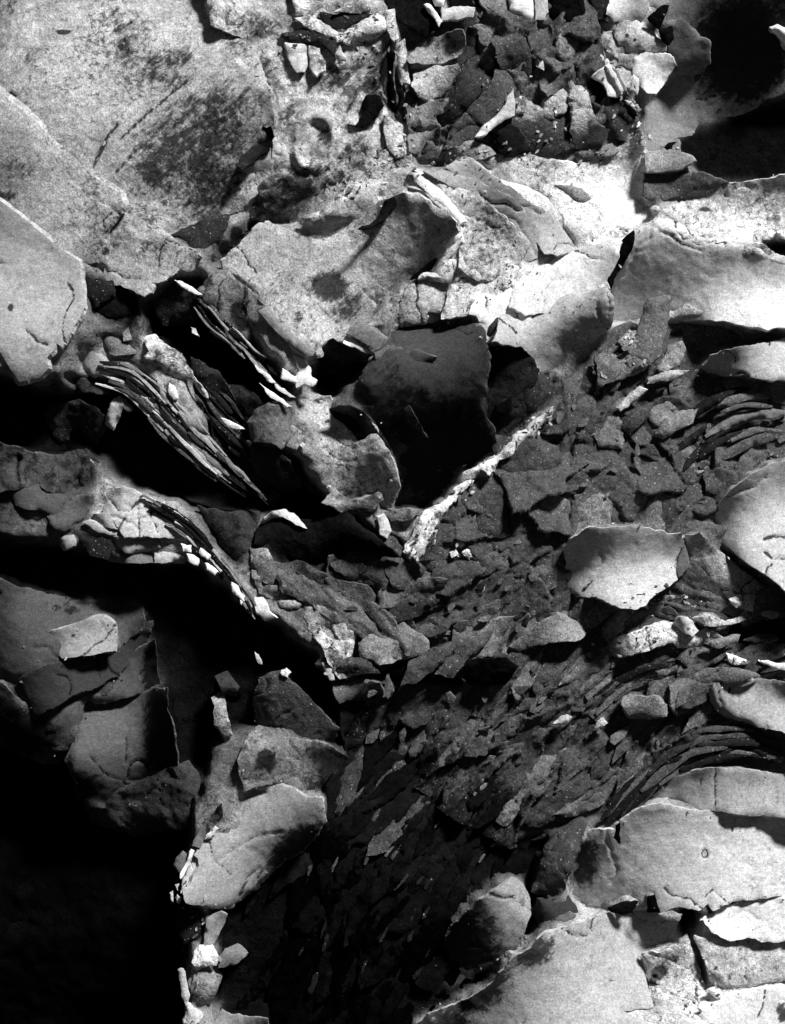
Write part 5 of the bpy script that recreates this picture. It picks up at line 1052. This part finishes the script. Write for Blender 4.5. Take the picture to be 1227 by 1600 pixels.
# pale crumbs along the crusty seams, and dark ones
seams = [([(600,20),(640,150),(640,250),(720,260)],14,70),([(640,250),(560,270),(480,330)],20,60),([(940,40),(985,150),(1000,230)],12,60),([(735,750),(640,870)],10,50),([(865,640),(760,720)],8,30),([(480,980),(530,1050)],16,40),([(700,240),(800,230),(950,240)],10,60),([(430,60),(520,80),(620,60)],18,50),([(300,1330),(320,1480),(300,1600)],14,40),([(820,60),(850,150),(880,200)],20,30),([(960,520),(1010,545),(1000,590)],16,40),([(1100,1440),(1120,1560),(1060,1580)],8,30),([(960,1010),(1080,1000),(1200,1030)],14,50),([(700,840),(740,870)],20,30),([(960,945),(1100,930)],12,50)]
for (pts, wd, n) in seams:
    pts = np.array(pts, float)
    for _ in range(n):
        i = r.randrange(len(pts)-1); t = r.random(); p = pts[i]*(1-t)+pts[i+1]*t
        x, y = p[0]+r.gauss(0, wd), p[1]+r.gauss(0, wd); h = float(hmap_at(x, y))
        if h < -900: continue
        s = r.uniform(.9, 3.2)
        R = rot_for(r.uniform(0, 6.28), r.uniform(-.5, .5), r.uniform(-.5, .5))
        lots[r.choice('ccd')].append((r.choice(SM), Matrix.Translation(Vector(W(x, y, h+s*.5))) @ R.to_4x4() @ Matrix.Diagonal((s*r.uniform(.9, 2.4)/1000, s*.6/1000, s/1000, 1))))
for ring in RIMS:                                      # grit caught along the rims of the larger sheets
    for _ in range(16):
        p = ring[r.randrange(len(ring))]; x, y = p[0]+r.gauss(0, 6), p[1]+r.gauss(0, 6); h = float(hmap_at(x, y))
        if h < -900 or not (-40 < x < 1270 and -40 < y < 1640): continue
        s = r.uniform(.6, 2.0); R = rot_for(r.uniform(0, 6.28), r.uniform(-.5, .5), r.uniform(-.5, .5))
        lots[r.choice('cdd')].append((r.choice(SM), Matrix.Translation(Vector(W(x, y, h+s*.3))) @ R.to_4x4() @ Matrix.Diagonal((s*r.uniform(.9, 2.2)/1000, s*.7/1000, s/1000, 1))))
joined('crumbs', lots['c'], 'crust', .42, rock); joined('crumbs', lots['d'], 'grit', .10, rock)

# ------------------------------------------------------------------ fill in the rock face behind the sheets
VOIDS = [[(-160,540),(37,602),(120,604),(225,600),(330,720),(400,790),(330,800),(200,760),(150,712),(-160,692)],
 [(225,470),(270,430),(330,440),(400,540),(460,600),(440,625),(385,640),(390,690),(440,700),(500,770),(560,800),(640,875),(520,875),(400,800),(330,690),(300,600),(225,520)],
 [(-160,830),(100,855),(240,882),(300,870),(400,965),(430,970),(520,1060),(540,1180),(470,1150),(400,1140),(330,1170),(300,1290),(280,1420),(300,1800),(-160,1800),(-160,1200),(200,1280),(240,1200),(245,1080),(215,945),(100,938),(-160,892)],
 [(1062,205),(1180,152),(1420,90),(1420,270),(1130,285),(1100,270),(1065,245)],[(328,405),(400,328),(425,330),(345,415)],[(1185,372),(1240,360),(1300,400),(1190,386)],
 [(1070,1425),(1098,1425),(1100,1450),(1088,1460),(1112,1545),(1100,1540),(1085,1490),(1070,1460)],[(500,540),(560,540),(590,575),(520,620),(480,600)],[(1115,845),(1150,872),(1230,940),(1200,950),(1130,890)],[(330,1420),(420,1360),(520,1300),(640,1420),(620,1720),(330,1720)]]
bs = 5.0
gx, gy = np.meshgrid(np.arange(-420, 1660, bs), np.arange(-420, 2060, bs))
def grid(A_, x, y):
    return A_[np.clip(((y-GY0)/GS).round().astype(int), 0, GH-1), np.clip(((x-GX0)/GS).round().astype(int), 0, GW-1)]
void = np.zeros(HX.shape, bool)
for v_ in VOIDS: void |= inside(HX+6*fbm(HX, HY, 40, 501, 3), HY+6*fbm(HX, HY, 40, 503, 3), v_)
cov = HMAP > -900
hb = np.where(cov, HMAP, 0.0); tb = np.where(cov, TMAP, 0.0); wt = np.where(cov & ~void, 1.0, 1e-6)
def blur(A_):
    p = np.pad(A_, 1, mode='edge'); return (p[:-2, 1:-1]+p[2:, 1:-1]+p[1:-1, :-2]+p[1:-1, 2:]+2*A_)/6
nh, nt, nw = hb*wt, tb*wt, wt.copy()
for _ in range(70): nh, nt, nw = blur(nh), blur(nt), blur(nw)
far_h, far_t = nh/nw, nt/nw                            # the rock goes on between the sheets, of the same stone
fh = np.where(cov, HMAP-7, far_h-7); ft = np.where(cov, TMAP, far_t)
fh = np.where(void & ~cov, -90, fh); ft = np.where(void, .004, ft)  # hollows tinted near black: shade put into the rock's colour
for _ in range(2): fh, ft = blur(fh), blur(ft)
fh = np.where(cov, np.minimum(fh, HMAP-7), fh)
ht, tt = grid(fh, gx, gy), grid(ft, gx, gy)
for _ in range(1): ht, tt = blur(ht), blur(tt)
ht = ht+2.2*fbm(gx, gy, 34, 77, 4)+1.6*np.abs(fbm(gx, gy, 60, 79, 4))
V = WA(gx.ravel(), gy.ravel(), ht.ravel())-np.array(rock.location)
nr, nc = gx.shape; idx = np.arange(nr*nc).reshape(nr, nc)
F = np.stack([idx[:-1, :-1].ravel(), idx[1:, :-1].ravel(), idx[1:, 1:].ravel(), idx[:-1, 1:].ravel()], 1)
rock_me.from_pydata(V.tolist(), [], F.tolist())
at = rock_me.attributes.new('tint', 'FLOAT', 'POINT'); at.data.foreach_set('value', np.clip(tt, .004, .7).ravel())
rock_me.polygons.foreach_set('use_smooth', [True]*len(F)); rock_me.update()
